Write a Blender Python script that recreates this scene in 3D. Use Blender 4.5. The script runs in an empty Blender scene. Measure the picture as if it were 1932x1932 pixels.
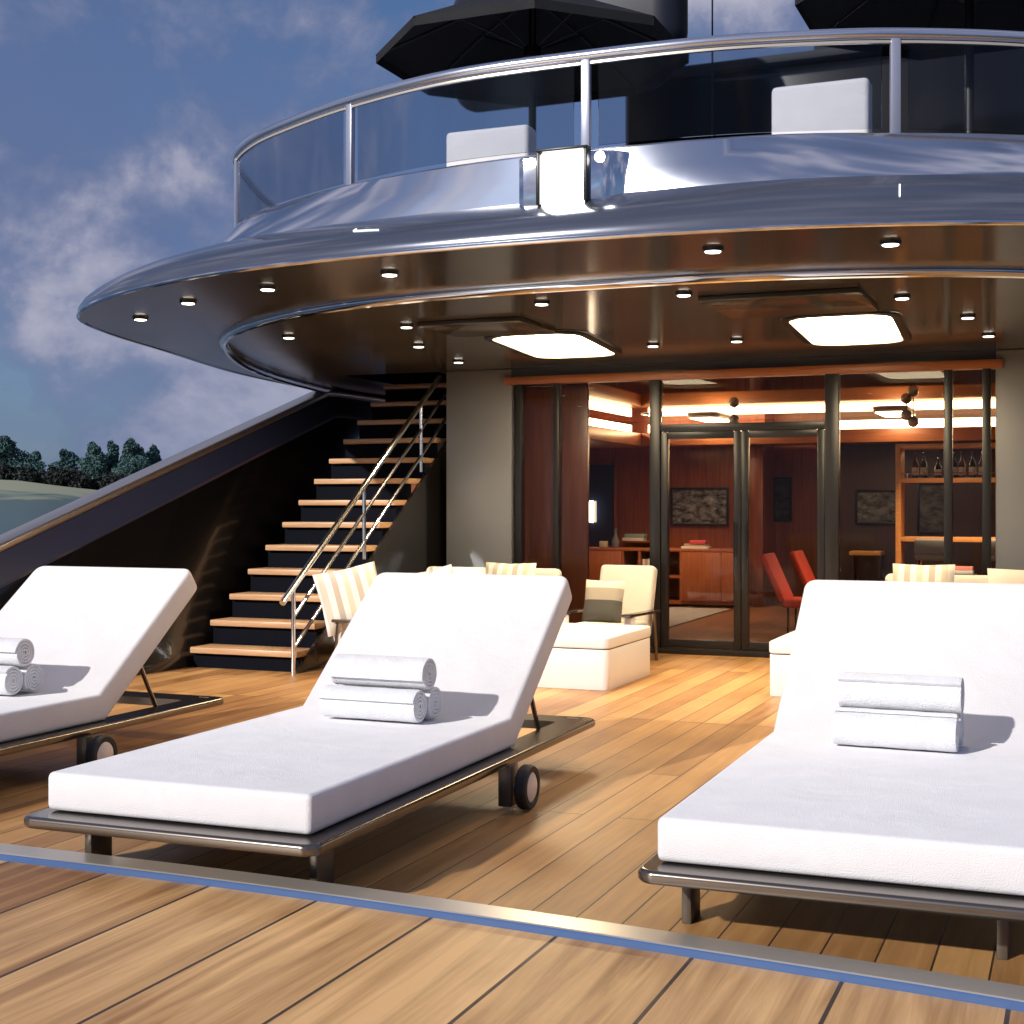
import bpy, bmesh, math, random
from mathutils import Vector, Matrix
from mathutils.geometry import tessellate_polygon
R = math.radians
scene = bpy.context.scene
col = scene.collection

# ------------------------------------------------------------------ camera
FPX, YAW, HOR, EYE, CX = 2650.0, R(22.15), 952.0, 1.3, 966.0
cam_d = bpy.data.cameras.new("camera"); cam = bpy.data.objects.new("camera", cam_d); col.objects.link(cam)
cam_d.sensor_width = 36; cam_d.lens = 36 * FPX / 1932
cam.location = (0, 0, EYE); cam.rotation_euler = (R(90), 0, YAW)
cam_d.shift_y = -(966 - HOR) / 1932
cam_d.clip_start = 0.05; cam_d.clip_end = 6000
scene.camera = cam

# ------------------------------------------------------------------ world
SUN_DIR = Vector((0.43, 0.90, -0.50)).normalized()
SUN_EL = math.asin(-SUN_DIR.z); SUN_ROT = math.atan2(-SUN_DIR.x, -SUN_DIR.y)
world = bpy.data.worlds.new("World"); scene.world = world; world.use_nodes = True
wt = world.node_tree; wn, wl = wt.nodes, wt.links; wn.clear()
def W(t, **k):
    n = wn.new(t)
    for a, b in k.items(): setattr(n, a, b)
    return n
wout = W('ShaderNodeOutputWorld'); wbg = W('ShaderNodeBackground')
sky = W('ShaderNodeTexSky', sky_type='NISHITA', sun_disc=False, sun_elevation=SUN_EL, sun_rotation=SUN_ROT,
        air_density=1.0, dust_density=0.6, ozone_density=1.6)
tc = W('ShaderNodeTexCoord')
sep = W('ShaderNodeSeparateXYZ'); wl.new(tc.outputs['Generated'], sep.inputs[0])
mp = W('ShaderNodeMapping'); mp.inputs['Scale'].default_value = (1, 1, 1.2); mp.inputs['Location'].default_value = (0.9, 8.3, 2.7)
wl.new(tc.outputs['Generated'], mp.inputs[0])
def wnoise(scale, detail, rough, dist=0.0):
    n = W('ShaderNodeTexNoise'); n.inputs['Scale'].default_value = scale; n.inputs['Detail'].default_value = detail
    n.inputs['Roughness'].default_value = rough; n.inputs['Distortion'].default_value = dist
    wl.new(mp.outputs[0], n.inputs['Vector']); return n
def wramp(src, stops):
    r = W('ShaderNodeValToRGB'); e = r.color_ramp.elements
    e[0].position, e[0].color = stops[0][0], (*stops[0][1], 1)
    e[1].position, e[1].color = stops[-1][0], (*stops[-1][1], 1)
    for p, c in stops[1:-1]:
        x = e.new(p); x.color = (*c, 1)
    wl.new(src, r.inputs[0]); return r
def wmix(fac, a, b, mode='MIX'):
    m = W('ShaderNodeMix', data_type='RGBA', blend_type=mode)
    for i, s in ((0, fac), (6, a), (7, b)):
        if hasattr(s, 'is_output'): wl.new(s, m.inputs[i])
        else: m.inputs[i].default_value = s
    return m.outputs[2]
skyb = wmix(1.0, sky.outputs[0], (0.052, 0.063, 0.084, 1), 'MULTIPLY')
big = wnoise(2.3, 4, 0.5, 0.3)
bank = wramp(big.outputs['Fac'], [(0.36, (0, 0, 0)), (0.60, (1, 1, 1))])
greyblue = wmix(bank.outputs[0], skyb, (0.115, 0.165, 0.325, 1))
puff = wnoise(5.2, 10, 0.58, 0.15)
pf = wramp(puff.outputs['Fac'], [(0.455, (0, 0, 0)), (0.515, (.55, .55, .55)), (0.585, (1, 1, 1))])
pcol = wramp(puff.outputs['Fac'], [(0.455, (0.115, 0.155, 0.29)), (0.53, (0.20, 0.23, 0.37)), (0.64, (0.44, 0.44, 0.55))])
clouds = wmix(pf.outputs[0], greyblue, pcol.outputs[0])
hor = wramp(sep.outputs[2], [(-0.02, (1, 1, 1)), (0.14, (0, 0, 0))])
hz = W('ShaderNodeMath', operation='MULTIPLY'); hz.inputs[1].default_value = 0.6; wl.new(hor.outputs[0], hz.inputs[0])
final = wmix(hz.outputs[0], clouds, (0.10, 0.160, 0.32, 1))
wl.new(final, wbg.inputs[0]); wbg.inputs[1].default_value = 1.0
wl.new(wbg.outputs[0], wout.inputs[0])

# ------------------------------------------------------------------ sun, exposure
sd = bpy.data.lights.new("sun", 'SUN'); sun = bpy.data.objects.new("sun", sd); col.objects.link(sun)
sd.energy = 4.25; sd.angle = R(1.2); sd.color = (1.0, 0.95, 0.9)
sun.rotation_euler = SUN_DIR.to_track_quat('-Z', 'Y').to_euler()
scene.view_settings.view_transform = 'Standard'; scene.view_settings.look = 'None'
scene.view_settings.exposure = 0.0; scene.view_settings.gamma = 1.0
try:
    scene.cycles.use_denoising = True
    scene.cycles.max_bounces = 8; scene.cycles.diffuse_bounces = 3; scene.cycles.glossy_bounces = 4
    scene.cycles.transparent_max_bounces = 12; scene.cycles.transmission_bounces = 6
    scene.cycles.caustics_reflective = False; scene.cycles.caustics_refractive = False
    scene.cycles.sample_clamp_indirect = 6.0
except Exception: pass

# ------------------------------------------------------------------ photo measuring helpers (pixel -> point on a real plane)
FW = (-math.sin(YAW), math.cos(YAW)); RT = (math.cos(YAW), math.sin(YAW))
def at_z(u, v, z):
    d = FPX * (z - EYE) / (HOR - v); xc = (u - CX) / FPX * d
    return Vector((d * FW[0] + xc * RT[0], d * FW[1] + xc * RT[1], z))
def at_y(u, v, Y):
    k = (u - CX) / FPX; d = Y / (FW[1] + k * RT[1])
    return Vector((d * (FW[0] + k * RT[0]), Y, EYE + (HOR - v) / FPX * d))
def at_d(u, v, d):
    xc = (u - CX) / FPX * d
    return Vector((d * FW[0] + xc * RT[0], d * FW[1] + xc * RT[1], EYE + (HOR - v) / FPX * d))

# ------------------------------------------------------------------ materials
def mat(name, base, rough=0.5, metal=0.0, spec=0.5, bump=0.0, bscale=40.0, var=0.0, vscale=3.0, coat=0.0, sheen=0.0,
        emit=None, estr=0.0, stretch=(1, 1, 1), rvar=0.0, soft=0.0):
    m = bpy.data.materials.new(name); m.use_nodes = True
    nt = m.node_tree; b = nt.nodes['Principled BSDF']
    b.inputs['Base Color'].default_value = (*base, 1); b.inputs['Roughness'].default_value = rough
    b.inputs['Metallic'].default_value = metal; b.inputs['Specular IOR Level'].default_value = spec
    b.inputs['Coat Weight'].default_value = coat; b.inputs['Coat Roughness'].default_value = 0.05
    b.inputs['Sheen Weight'].default_value = sheen
    if emit:
        b.inputs['Emission Color'].default_value = (*emit, 1); b.inputs['Emission Strength'].default_value = estr
    t = nt.nodes.new('ShaderNodeTexCoord'); mp = nt.nodes.new('ShaderNodeMapping'); mp.inputs['Scale'].default_value = stretch
    nt.links.new(t.outputs['Object'], mp.inputs[0])
    if var > 0 or rvar > 0:
        n = nt.nodes.new('ShaderNodeTexNoise'); n.inputs['Scale'].default_value = vscale; n.inputs['Detail'].default_value = 5
        nt.links.new(mp.outputs[0], n.inputs['Vector'])
        if var > 0:
            r = nt.nodes.new('ShaderNodeMapRange'); r.inputs[1].default_value = 0.3; r.inputs[2].default_value = 0.7
            r.inputs[3].default_value = 1 - var; r.inputs[4].default_value = 1 + var
            nt.links.new(n.outputs['Fac'], r.inputs[0])
            mx = nt.nodes.new('ShaderNodeMix'); mx.data_type = 'RGBA'; mx.blend_type = 'MULTIPLY'; mx.inputs[0].default_value = 1
            mx.inputs[6].default_value = (*base, 1); nt.links.new(r.outputs[0], mx.inputs[7])
            nt.links.new(mx.outputs[2], b.inputs['Base Color'])
        if rvar > 0:
            r2 = nt.nodes.new('ShaderNodeMapRange'); r2.inputs[1].default_value = 0.3; r2.inputs[2].default_value = 0.7
            r2.inputs[3].default_value = max(0.02, rough - rvar); r2.inputs[4].default_value = rough + rvar
            nt.links.new(n.outputs['Fac'], r2.inputs[0]); nt.links.new(r2.outputs[0], b.inputs['Roughness'])
    if bump > 0:
        n2 = nt.nodes.new('ShaderNodeTexNoise'); n2.inputs['Scale'].default_value = bscale; n2.inputs['Detail'].default_value = 4
        nt.links.new(mp.outputs[0], n2.inputs['Vector'])
        bp = nt.nodes.new('ShaderNodeBump'); bp.inputs['Strength'].default_value = bump; bp.inputs['Distance'].default_value = 0.01
        nt.links.new(n2.outputs['Fac'], bp.inputs['Height']); nt.links.new(bp.outputs[0], b.inputs['Normal'])
        if soft > 0:
            n3 = nt.nodes.new('ShaderNodeTexNoise'); n3.inputs['Scale'].default_value = 3.2; n3.inputs['Detail'].default_value = 3; n3.inputs['Distortion'].default_value = .8
            nt.links.new(mp.outputs[0], n3.inputs['Vector']); bp2 = nt.nodes.new('ShaderNodeBump'); bp2.inputs['Strength'].default_value = soft; bp2.inputs['Distance'].default_value = .05
            nt.links.new(n3.outputs['Fac'], bp2.inputs['Height']); nt.links.new(bp2.outputs[0], bp.inputs['Normal'])
    return m

def wood(name, c1, c2, rough=0.35, axis='Y', scale=1.0, coat=0.0, lines=6.0):
    m = bpy.data.materials.new(name); m.use_nodes = True; nt = m.node_tree; b = nt.nodes['Principled BSDF']
    t = nt.nodes.new('ShaderNodeTexCoord'); mp = nt.nodes.new('ShaderNodeMapping')
    s = {'X': (0.5, 9, 9), 'Y': (9, 0.5, 9), 'Z': (9, 9, 0.5)}[axis]
    mp.inputs['Scale'].default_value = tuple(q * scale for q in s); nt.links.new(t.outputs['Object'], mp.inputs[0])
    n = nt.nodes.new('ShaderNodeTexNoise'); n.inputs['Scale'].default_value = lines; n.inputs['Detail'].default_value = 6
    n.inputs['Roughness'].default_value = 0.65; n.inputs['Distortion'].default_value = 0.6
    nt.links.new(mp.outputs[0], n.inputs['Vector'])
    r = nt.nodes.new('ShaderNodeValToRGB'); r.color_ramp.elements[0].position = 0.32; r.color_ramp.elements[1].position = 0.7
    r.color_ramp.elements[0].color = (*c1, 1); r.color_ramp.elements[1].color = (*c2, 1)
    nt.links.new(n.outputs['Fac'], r.inputs[0]); nt.links.new(r.outputs[0], b.inputs['Base Color'])
    b.inputs['Roughness'].default_value = rough; b.inputs['Coat Weight'].default_value = coat; b.inputs['Coat Roughness'].default_value = 0.06
    return m

def planks(name, width, length, c1, c2, gap, gapcol, rough, offx=0.0, streak=0.5, grain=(16, 0.9), tone=0.24):
    """teak planks along Y: brick cells give each plank its own tone, stretched noise the grain"""
    m = bpy.data.materials.new(name); m.use_nodes = True; nt = m.node_tree; N, L = nt.nodes, nt.links; b = N['Principled BSDF']
    t = N.new('ShaderNodeTexCoord'); mp = N.new('ShaderNodeMapping'); mp.inputs['Rotation'].default_value = (0, 0, R(90))
    mp.inputs['Location'].default_value = (0.37, offx, 0); L.new(t.outputs['Object'], mp.inputs[0])
    br = N.new('ShaderNodeTexBrick'); br.offset = 0.37; br.offset_frequency = 3; br.squash = 1
    br.inputs['Scale'].default_value = 1; br.inputs['Brick Width'].default_value = length; br.inputs['Row Height'].default_value = width
    br.inputs['Mortar Size'].default_value = gap; br.inputs['Mortar Smooth'].default_value = 0.3; br.inputs['Bias'].default_value = 0
    br.inputs['Color1'].default_value = (0, 0, 0, 1); br.inputs['Color2'].default_value = (1, 1, 1, 1); br.inputs['Mortar'].default_value = (0.5, .5, .5, 1)
    L.new(mp.outputs[0], br.inputs['Vector'])
    # grain, shifted per plank
    mp2 = N.new('ShaderNodeMapping'); mp2.inputs['Scale'].default_value = (*grain, 1); L.new(t.outputs['Object'], mp2.inputs[0])
    add = N.new('ShaderNodeVectorMath'); add.operation = 'ADD'; sc = N.new('ShaderNodeVectorMath'); sc.operation = 'SCALE'; sc.inputs['Scale'].default_value = 13
    L.new(br.outputs['Color'], sc.inputs[0]); L.new(mp2.outputs[0], add.inputs[0]); L.new(sc.outputs[0], add.inputs[1])
    g = N.new('ShaderNodeTexNoise'); g.inputs['Scale'].default_value = 1.6; g.inputs['Detail'].default_value = 7; g.inputs['Roughness'].default_value = 0.62; g.inputs['Distortion'].default_value = 0.5
    L.new(add.outputs[0], g.inputs['Vector'])
    big = N.new('ShaderNodeTexNoise'); big.inputs['Scale'].default_value = 1.1; big.inputs['Detail'].default_value = 3; L.new(t.outputs['Object'], big.inputs['Vector'])
    m1 = N.new('ShaderNodeMath'); m1.operation = 'MULTIPLY_ADD'; m1.inputs[1].default_value = streak
    L.new(g.outputs['Fac'], m1.inputs[0])
    m2 = N.new('ShaderNodeMath'); m2.operation = 'MULTIPLY'; m2.inputs[1].default_value = tone; L.new(br.outputs['Color'], m2.inputs[0]); L.new(m2.outputs[0], m1.inputs[2])
    m3 = N.new('ShaderNodeMath'); m3.operation = 'MULTIPLY_ADD'; m3.inputs[1].default_value = 0.35; L.new(big.outputs['Fac'], m3.inputs[0]); L.new(m1.outputs[0], m3.inputs[2])
    ctr = .5 * streak + .5 * tone + .175; hw = .17 + .10 * streak if streak < .8 else .19
    rp = N.new('ShaderNodeValToRGB'); rp.color_ramp.elements[0].position = ctr - hw; rp.color_ramp.elements[1].position = min(1, ctr + hw)
    rp.color_ramp.elements[0].color = (*c1, 1); rp.color_ramp.elements[1].color = (*c2, 1); L.new(m3.outputs[0], rp.inputs[0])
    mx = N.new('ShaderNodeMix'); mx.data_type = 'RGBA'; L.new(br.outputs['Fac'], mx.inputs[0]); L.new(rp.outputs[0], mx.inputs[6]); mx.inputs[7].default_value = (*gapcol, 1)
    L.new(mx.outputs[2], b.inputs['Base Color'])
    rr = N.new('ShaderNodeMapRange'); rr.inputs[3].default_value = rough - 0.1; rr.inputs[4].default_value = rough + 0.15; L.new(g.outputs['Fac'], rr.inputs[0]); L.new(rr.outputs[0], b.inputs['Roughness'])
    inv = N.new('ShaderNodeMath'); inv.operation = 'MULTIPLY_ADD'; inv.inputs[1].default_value = -1; L.new(br.outputs['Fac'], inv.inputs[0])
    gs = N.new('ShaderNodeMath'); gs.operation = 'MULTIPLY'; gs.inputs[1].default_value = 0.18; L.new(g.outputs['Fac'], gs.inputs[0]); L.new(gs.outputs[0], inv.inputs[2])
    bp = N.new('ShaderNodeBump'); bp.inputs['Strength'].default_value = 0.5; bp.inputs['Distance'].default_value = 0.004
    L.new(inv.outputs[0], bp.inputs['Height']); L.new(bp.outputs[0], b.inputs['Normal'])
    return m

def stripes(name, cols, scale, axis=0):
    m = bpy.data.materials.new(name); m.use_nodes = True; nt = m.node_tree; N, L = nt.nodes, nt.links; b = N['Principled BSDF']
    t = N.new('ShaderNodeTexCoord'); s = N.new('ShaderNodeSeparateXYZ'); L.new(t.outputs['Object'], s.inputs[0])
    a = N.new('ShaderNodeMath'); a.operation = 'MULTIPLY'; a.inputs[1].default_value = scale; L.new(s.outputs[axis], a.inputs[0])
    f = N.new('ShaderNodeMath'); f.operation = 'FRACT'; L.new(a.outputs[0], f.inputs[0])
    r = N.new('ShaderNodeValToRGB'); r.color_ramp.interpolation = 'CONSTANT'; n = len(cols)
    r.color_ramp.elements[0].position = 0; r.color_ramp.elements[0].color = (*cols[0], 1)
    r.color_ramp.elements[1].position = 1 / n; r.color_ramp.elements[1].color = (*cols[1], 1)
    for i in range(2, n): e = r.color_ramp.elements.new(i / n); e.color = (*cols[i], 1)
    L.new(f.outputs[0], r.inputs[0]); L.new(r.outputs[0], b.inputs['Base Color']); b.inputs['Roughness'].default_value = 0.9
    nz = N.new('ShaderNodeTexNoise'); nz.inputs['Scale'].default_value = 160; bp = N.new('ShaderNodeBump'); bp.inputs['Strength'].default_value = 0.3
    bp.inputs['Distance'].default_value = 0.004; L.new(nz.outputs['Fac'], bp.inputs['Height']); L.new(bp.outputs[0], b.inputs['Normal'])
    return m

def glass(name, tint, refl=0.08, rough=0.0, blur=0.0):
    """clear sheet: passes light through, mirrors more at grazing angles"""
    m = bpy.data.materials.new(name); m.use_nodes = True; nt = m.node_tree; N, L = nt.nodes, nt.links; N.clear()
    o = N.new('ShaderNodeOutputMaterial'); mx = N.new('ShaderNodeMixShader')
    if blur > 0:
        tr = N.new('ShaderNodeBsdfRefraction'); tr.inputs['IOR'].default_value = 1.03; tr.inputs['Roughness'].default_value = blur
    else:
        tr = N.new('ShaderNodeBsdfTransparent')
    tr.inputs['Color'].default_value = (*tint, 1)
    gl = N.new('ShaderNodeBsdfGlossy'); gl.inputs['Roughness'].default_value = rough
    lw = N.new('ShaderNodeFresnel'); lw.inputs['IOR'].default_value = 1.45
    mm = N.new('ShaderNodeMath'); mm.operation = 'MULTIPLY_ADD'; mm.inputs[1].default_value = refl; mm.inputs[2].default_value = 0.0
    L.new(lw.outputs[0], mm.inputs[0]); L.new(mm.outputs[0], mx.inputs[0]); L.new(tr.outputs[0], mx.inputs[1]); L.new(gl.outputs[0], mx.inputs[2])
    L.new(mx.outputs[0], o.inputs[0]); return m

def emitter(name, c, s):
    m = bpy.data.materials.new(name); m.use_nodes = True; nt = m.node_tree; nt.nodes.clear()
    o = nt.nodes.new('ShaderNodeOutputMaterial'); e = nt.nodes.new('ShaderNodeEmission'); e.inputs[0].default_value = (*c, 1); e.inputs[1].default_value = s
    nt.links.new(e.outputs[0], o.inputs[0]); return m

M = {}
M['deck'] = planks('teak_planks', 0.155, 2.6, (0.23, 0.095, 0.026), (0.66, 0.36, 0.135), 0.0035, (0.05, 0.028, 0.014), 0.42, 0.085)
M['wide_deck'] = planks('wide_teak_planks', 0.417, 40.0, (0.29, 0.125, 0.034), (0.84, 0.50, 0.215), 0.007, (0.06, 0.035, 0.022), 0.45, 0.174, 0.95, (9, .42), .22)
M['steel'] = mat('brushed_steel', (0.66, 0.60, 0.52), 0.30, 0.6)
M['blue_edge'] = mat('blue_enamel_edge', (0.055, 0.115, 0.27), 0.4)
M['chrome'] = mat('polished_chrome', (0.72, 0.74, 0.78), 0.08, 1.0)
M['silver'] = mat('silver_boat_paint', (0.66, 0.68, 0.74), 0.11, 0.95, rvar=0.02, vscale=1.2)
M['grey_paint'] = mat('grey_boat_paint', (0.20, 0.215, 0.26), 0.16, 0.8, rvar=0.03, vscale=1.2, coat=0.2)
M['soffit'] = mat('brown_lacquer', (0.068, 0.063, 0.055), 0.14, 0.0, 0.28, rvar=0.03, vscale=0.8, var=0.10)
M['black_lacquer'] = mat('black_lacquer', (0.012, 0.011, 0.011), 0.16, coat=0.5, rvar=0.06, vscale=1.5)
M['deck_rail'] = mat('satin_deck_rail', (0.70, 0.72, 0.78), 0.2, 0.95)
M['post'] = mat('silver_post', (0.40, 0.42, 0.52), 0.35, 0.6)
M['rail_steel'] = mat('satin_rail_steel', (0.70, 0.70, 0.72), 0.2, 1.0)
M['riser'] = mat('dark_riser_paint', (0.004, 0.005, 0.009), 0.7, spec=.05)
M['navy'] = mat('navy_gloss_paint', (0.055, 0.07, 0.15), 0.22, coat=0.5, rvar=0.05, vscale=1.5)
M['pillar'] = mat('grey_satin_panel', (0.22, 0.23, 0.25), 0.4, var=0.06, vscale=2)
M['frame'] = mat('dark_bronze_frame', (0.035, 0.034, 0.034), 0.35, 0.6)
M['lframe'] = mat('bronzed_metal', (0.21, 0.18, 0.155), 0.2, 0.9)
M['leg'] = mat('satin_bronze_leg', (0.16, 0.135, 0.11), 0.38, 0.6)
M['rubber'] = mat('black_rubber', (0.02, 0.02, 0.02), 0.6, bump=0.2)
M['hub'] = mat('pale_wheel_hub', (0.80, 0.76, 0.74), 0.35, 0.2)
M['white_fabric'] = mat('white_outdoor_fabric', (0.80, 0.785, 0.80), 0.9, bump=0.4, bscale=240, var=0.03, vscale=6, sheen=0.2, soft=0.2)
M['towel'] = mat('white_terry', (0.78, 0.785, 0.81), 1.0, bump=0.7, bscale=170, var=0.06, vscale=22, sheen=0.5)
M['cream'] = mat('cream_upholstery', (0.74, 0.69, 0.60), 0.85, bump=0.3, bscale=220, var=0.03)
M['white_box'] = mat('white_satin_board', (0.80, 0.77, 0.74), 0.4, var=0.02)
M['stripe'] = stripes('striped_cushion_cloth', [(0.80, 0.77, 0.70), (0.50, 0.43, 0.36), (0.80, 0.77, 0.72), (0.66, 0.58, 0.46)], 5.5)
M['band'] = stripes('banded_cushion_cloth', [(0.42, 0.37, 0.30), (0.74, 0.69, 0.56), (0.09, 0.085, 0.075), (0.09, 0.085, 0.075)], 2.4, 1)
M['stair_teak'] = wood('stair_teak', (0.46, 0.25, 0.12), (0.66, 0.41, 0.22), 0.4, 'X')
M['header'] = wood('header_wood', (0.30, 0.09, 0.025), (0.42, 0.15, 0.045), 0.35, 'X')
M['mahogany'] = wood('mahogany_panel', (0.17, 0.042, 0.017), (0.30, 0.085, 0.034), 0.3, 'Z', 0.6)
M['cabinet'] = wood('cabinet_wood', (0.24, 0.068, 0.026), (0.38, 0.12, 0.048), 0.35, 'Z', 0.8)
M['shaded_mahogany'] = wood('shaded_mahogany_panel', (0.075, 0.021, 0.010), (0.135, 0.038, 0.017), 0.3, 'Z', 0.6)  # mahogany with shade put into its colour, offsets light on one panel
M['dark_wall'] = wood('dark_panelling', (0.035, 0.016, 0.012), (0.06, 0.028, 0.02), 0.4, 'Z', 0.6)
M['salon_ceil'] = wood('salon_ceiling_lacquer', (0.075, 0.018, 0.006), (0.12, 0.03, 0.01), 0.03, 'X', 0.4)
M['salon_floor'] = planks('salon_parquet', 0.16, 2.0, (0.12, 0.045, 0.02), (0.24, 0.10, 0.045), 0.002, (0.03, 0.015, 0.01), 0.3)
M['honey'] = wood('honey_wood', (0.60, 0.26, 0.06), (0.76, 0.38, 0.11), 0.4, 'X')
M['rug'] = mat('grey_rug', (0.30, 0.28, 0.27), 0.95, bump=0.6, bscale=150, var=0.1, vscale=8)
M['red'] = mat('red_upholstery', (0.55, 0.05, 0.025), 0.7, bump=0.2, bscale=200)
M['grey_fabric'] = mat('grey_upholstery', (0.17, 0.175, 0.17), 0.85, bump=0.3, bscale=200)
M['umbrella'] = mat('charcoal_canvas', (0.035, 0.036, 0.042), 0.8, bump=0.3, bscale=180, var=0.1)
M['dark_gloss'] = mat('dark_navy_gelcoat', (0.012, 0.015, 0.026), 0.45, spec=0.3)
M['house'] = mat('black_tinted_glass', (0.006, 0.006, 0.007), 0.12, 0.0, 0.4)
M['rail_glass'] = glass('railing_glass', (0.80, 0.82, 0.85), 0.40, 0.0, 0.14)
M['door_glass'] = glass('door_glass', (0.97, 0.97, 0.97), 0.35)
M['bottle_glass'] = mat('amber_bottle', (0.10, 0.03, 0.012), 0.08, coat=0.6)
M['dark_bottle'] = mat('dark_bottle', (0.014, 0.02, 0.016), 0.08, coat=0.6)
M['label'] = mat('paper_label', (0.72, 0.66, 0.56), 0.8)
M['lens'] = emitter('downlight_lens', (1.0, 0.90, 0.76), 9)
M['lamp_panel'] = emitter('lamp_panel', (1.0, 0.80, 0.52), 26)
M['lamp_rim'] = mat('pale_lamp_rim', (0.78, 0.70, 0.54), 0.4)
M['strip'] = emitter('cove_strip', (1.0, 0.62, 0.30), 22)
M['flood'] = emitter('flood_panel', (1.0, 0.97, 0.92), 14)
M['warm_glow'] = emitter('warm_glow', (1.0, 0.74, 0.40), 16)
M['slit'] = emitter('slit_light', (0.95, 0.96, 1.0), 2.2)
M['salon_lamp'] = emitter('salon_lamp', (1.0, 0.74, 0.48), 16)
M['black_metal'] = mat('black_metal', (0.02, 0.02, 0.022), 0.35, 0.5)
M['paper_w'] = mat('book_white', (0.66, 0.63, 0.58), 0.7); M['paper_g'] = mat('book_green', (0.22, 0.32, 0.27), 0.7)
M['paper_r'] = mat('book_red', (0.55, 0.06, 0.07), 0.6); M['paper_b'] = mat('book_beige', (0.42, 0.34, 0.24), 0.7)
M['paper_d'] = mat('book_dark', (0.10, 0.085, 0.08), 0.7)

# ------------------------------------------------------------------ mesh helpers
def box(bm, x0, x1, y0, y1, z0, z1, bev=0.0, seg=2):
    t = bmesh.new(); bmesh.ops.create_cube(t, size=1)
    for v in t.verts: v.co = Vector(((x0 + x1) / 2 + v.co.x * (x1 - x0), (y0 + y1) / 2 + v.co.y * (y1 - y0), (z0 + z1) / 2 + v.co.z * (z1 - z0)))
    if bev > 0: bmesh.ops.bevel(t, geom=t.edges[:], offset=bev, segments=seg, profile=0.5, affect='EDGES')
    merge(bm, t)
def merge(bm, t, mtx=None):
    if mtx is not None: bmesh.ops.transform(t, matrix=mtx, verts=t.verts[:])
    me = bpy.data.meshes.new('tmp'); t.to_mesh(me); t.free(); bm.from_mesh(me); bpy.data.meshes.remove(me)
def spline(pts, n, closed=False):
    P = [Vector(p) for p in pts]
    if len(P[0]) == 2: P = [Vector((p[0], p[1], 0)) for p in P]
    m = len(P); out = []
    fine = []
    for i in range(m - 1 if not closed else m):
        p0 = P[(i - 1) % m] if (closed or i > 0) else P[0] * 2 - P[1]
        p1 = P[i]; p2 = P[(i + 1) % m]
        p3 = P[(i + 2) % m] if (closed or i + 2 < m) else P[-1] * 2 - P[-2]
        t0 = 0; t1 = t0 + max(1e-6, (p1 - p0).length ** .5); t2 = t1 + max(1e-6, (p2 - p1).length ** .5); t3 = t2 + max(1e-6, (p3 - p2).length ** .5)
        for s in range(24):
            t = t1 + (t2 - t1) * s / 24
            a1 = p0 * ((t1 - t) / (t1 - t0)) + p1 * ((t - t0) / (t1 - t0)); a2 = p1 * ((t2 - t) / (t2 - t1)) + p2 * ((t - t1) / (t2 - t1)); a3 = p2 * ((t3 - t) / (t3 - t2)) + p3 * ((t - t2) / (t3 - t2))
            b1 = a1 * ((t2 - t) / (t2 - t0)) + a2 * ((t - t0) / (t2 - t0)); b2 = a2 * ((t3 - t) / (t3 - t1)) + a3 * ((t - t1) / (t3 - t1))
            fine.append(b1 * ((t2 - t) / (t2 - t1)) + b2 * ((t - t1) / (t2 - t1)))
    fine.append(P[0] if closed else P[-1])
    L = [0]
    for a, b in zip(fine, fine[1:]): L.append(L[-1] + (b - a).length)
    j = 0
    for k in range(n):
        s = L[-1] * k / (n if closed else n - 1)
        while j < len(L) - 2 and L[j + 1] < s: j += 1
        f = (s - L[j]) / max(1e-9, L[j + 1] - L[j]); out.append(fine[j].lerp(fine[j + 1], min(1, f)))
    return out
def loft(bm, rows, closed=False):
    V = [[bm.verts.new(p) for p in r] for r in rows]
    n = len(rows[0])
    for a, b in zip(V, V[1:]):
        for i in range(n if closed else n - 1):
            j = (i + 1) % n
            try: bm.faces.new((a[i], a[j], b[j], b[i]))
            except ValueError: pass
    return V
def sweep(bm, path, prof, closed=False, caps=True):
    """prof: list of (side, up) offsets; up stays near +Z"""
    n = len(path); rows = []
    for i, p in enumerate(path):
        a = path[(i - 1) % n] if (closed or i > 0) else path[0]; b = path[(i + 1) % n] if (closed or i < n - 1) else path[-1]
        d = (Vector(b) - Vector(a)).normalized(); up = Vector((0, 0, 1))
        if abs(d.z) > 0.95: up = Vector((0, 1, 0))
        s = d.cross(up).normalized(); u = s.cross(d).normalized()
        rows.append([Vector(p) + s * q[0] + u * q[1] for q in prof])
    if closed: rows.append(rows[0])
    V = loft(bm, rows, True)
    if closed: bmesh.ops.remove_doubles(bm, verts=bm.verts[:], dist=1e-6)
    elif caps:
        bm.faces.new(V[0][::-1]); bm.faces.new(V[-1])
def ring_prof(r, k=10): return [(r * math.cos(2 * math.pi * i / k), r * math.sin(2 * math.pi * i / k)) for i in range(k)]
def tube(bm, path, r, k=10, closed=False): sweep(bm, [Vector(p) for p in path], ring_prof(r, k), closed)
def rr_prof(w, h, r, k=3):
    out = []
    for cx, cy, a0 in ((w / 2 - r, h / 2 - r, 0), (-w / 2 + r, h / 2 - r, 90), (-w / 2 + r, -h / 2 + r, 180), (w / 2 - r, -h / 2 + r, 270)):
        for i in range(k + 1):
            a = R(a0 + 90 * i / k); out.append((cx + r * math.cos(a), cy + r * math.sin(a)))
    return out
def rrect(x0, x1, y0, y1, r, k=6):
    w, h = x1 - x0, y1 - y0
    return [((x0 + x1) / 2 + p[0], (y0 + y1) / 2 + p[1]) for p in rr_prof(w, h, r, k)]
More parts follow.
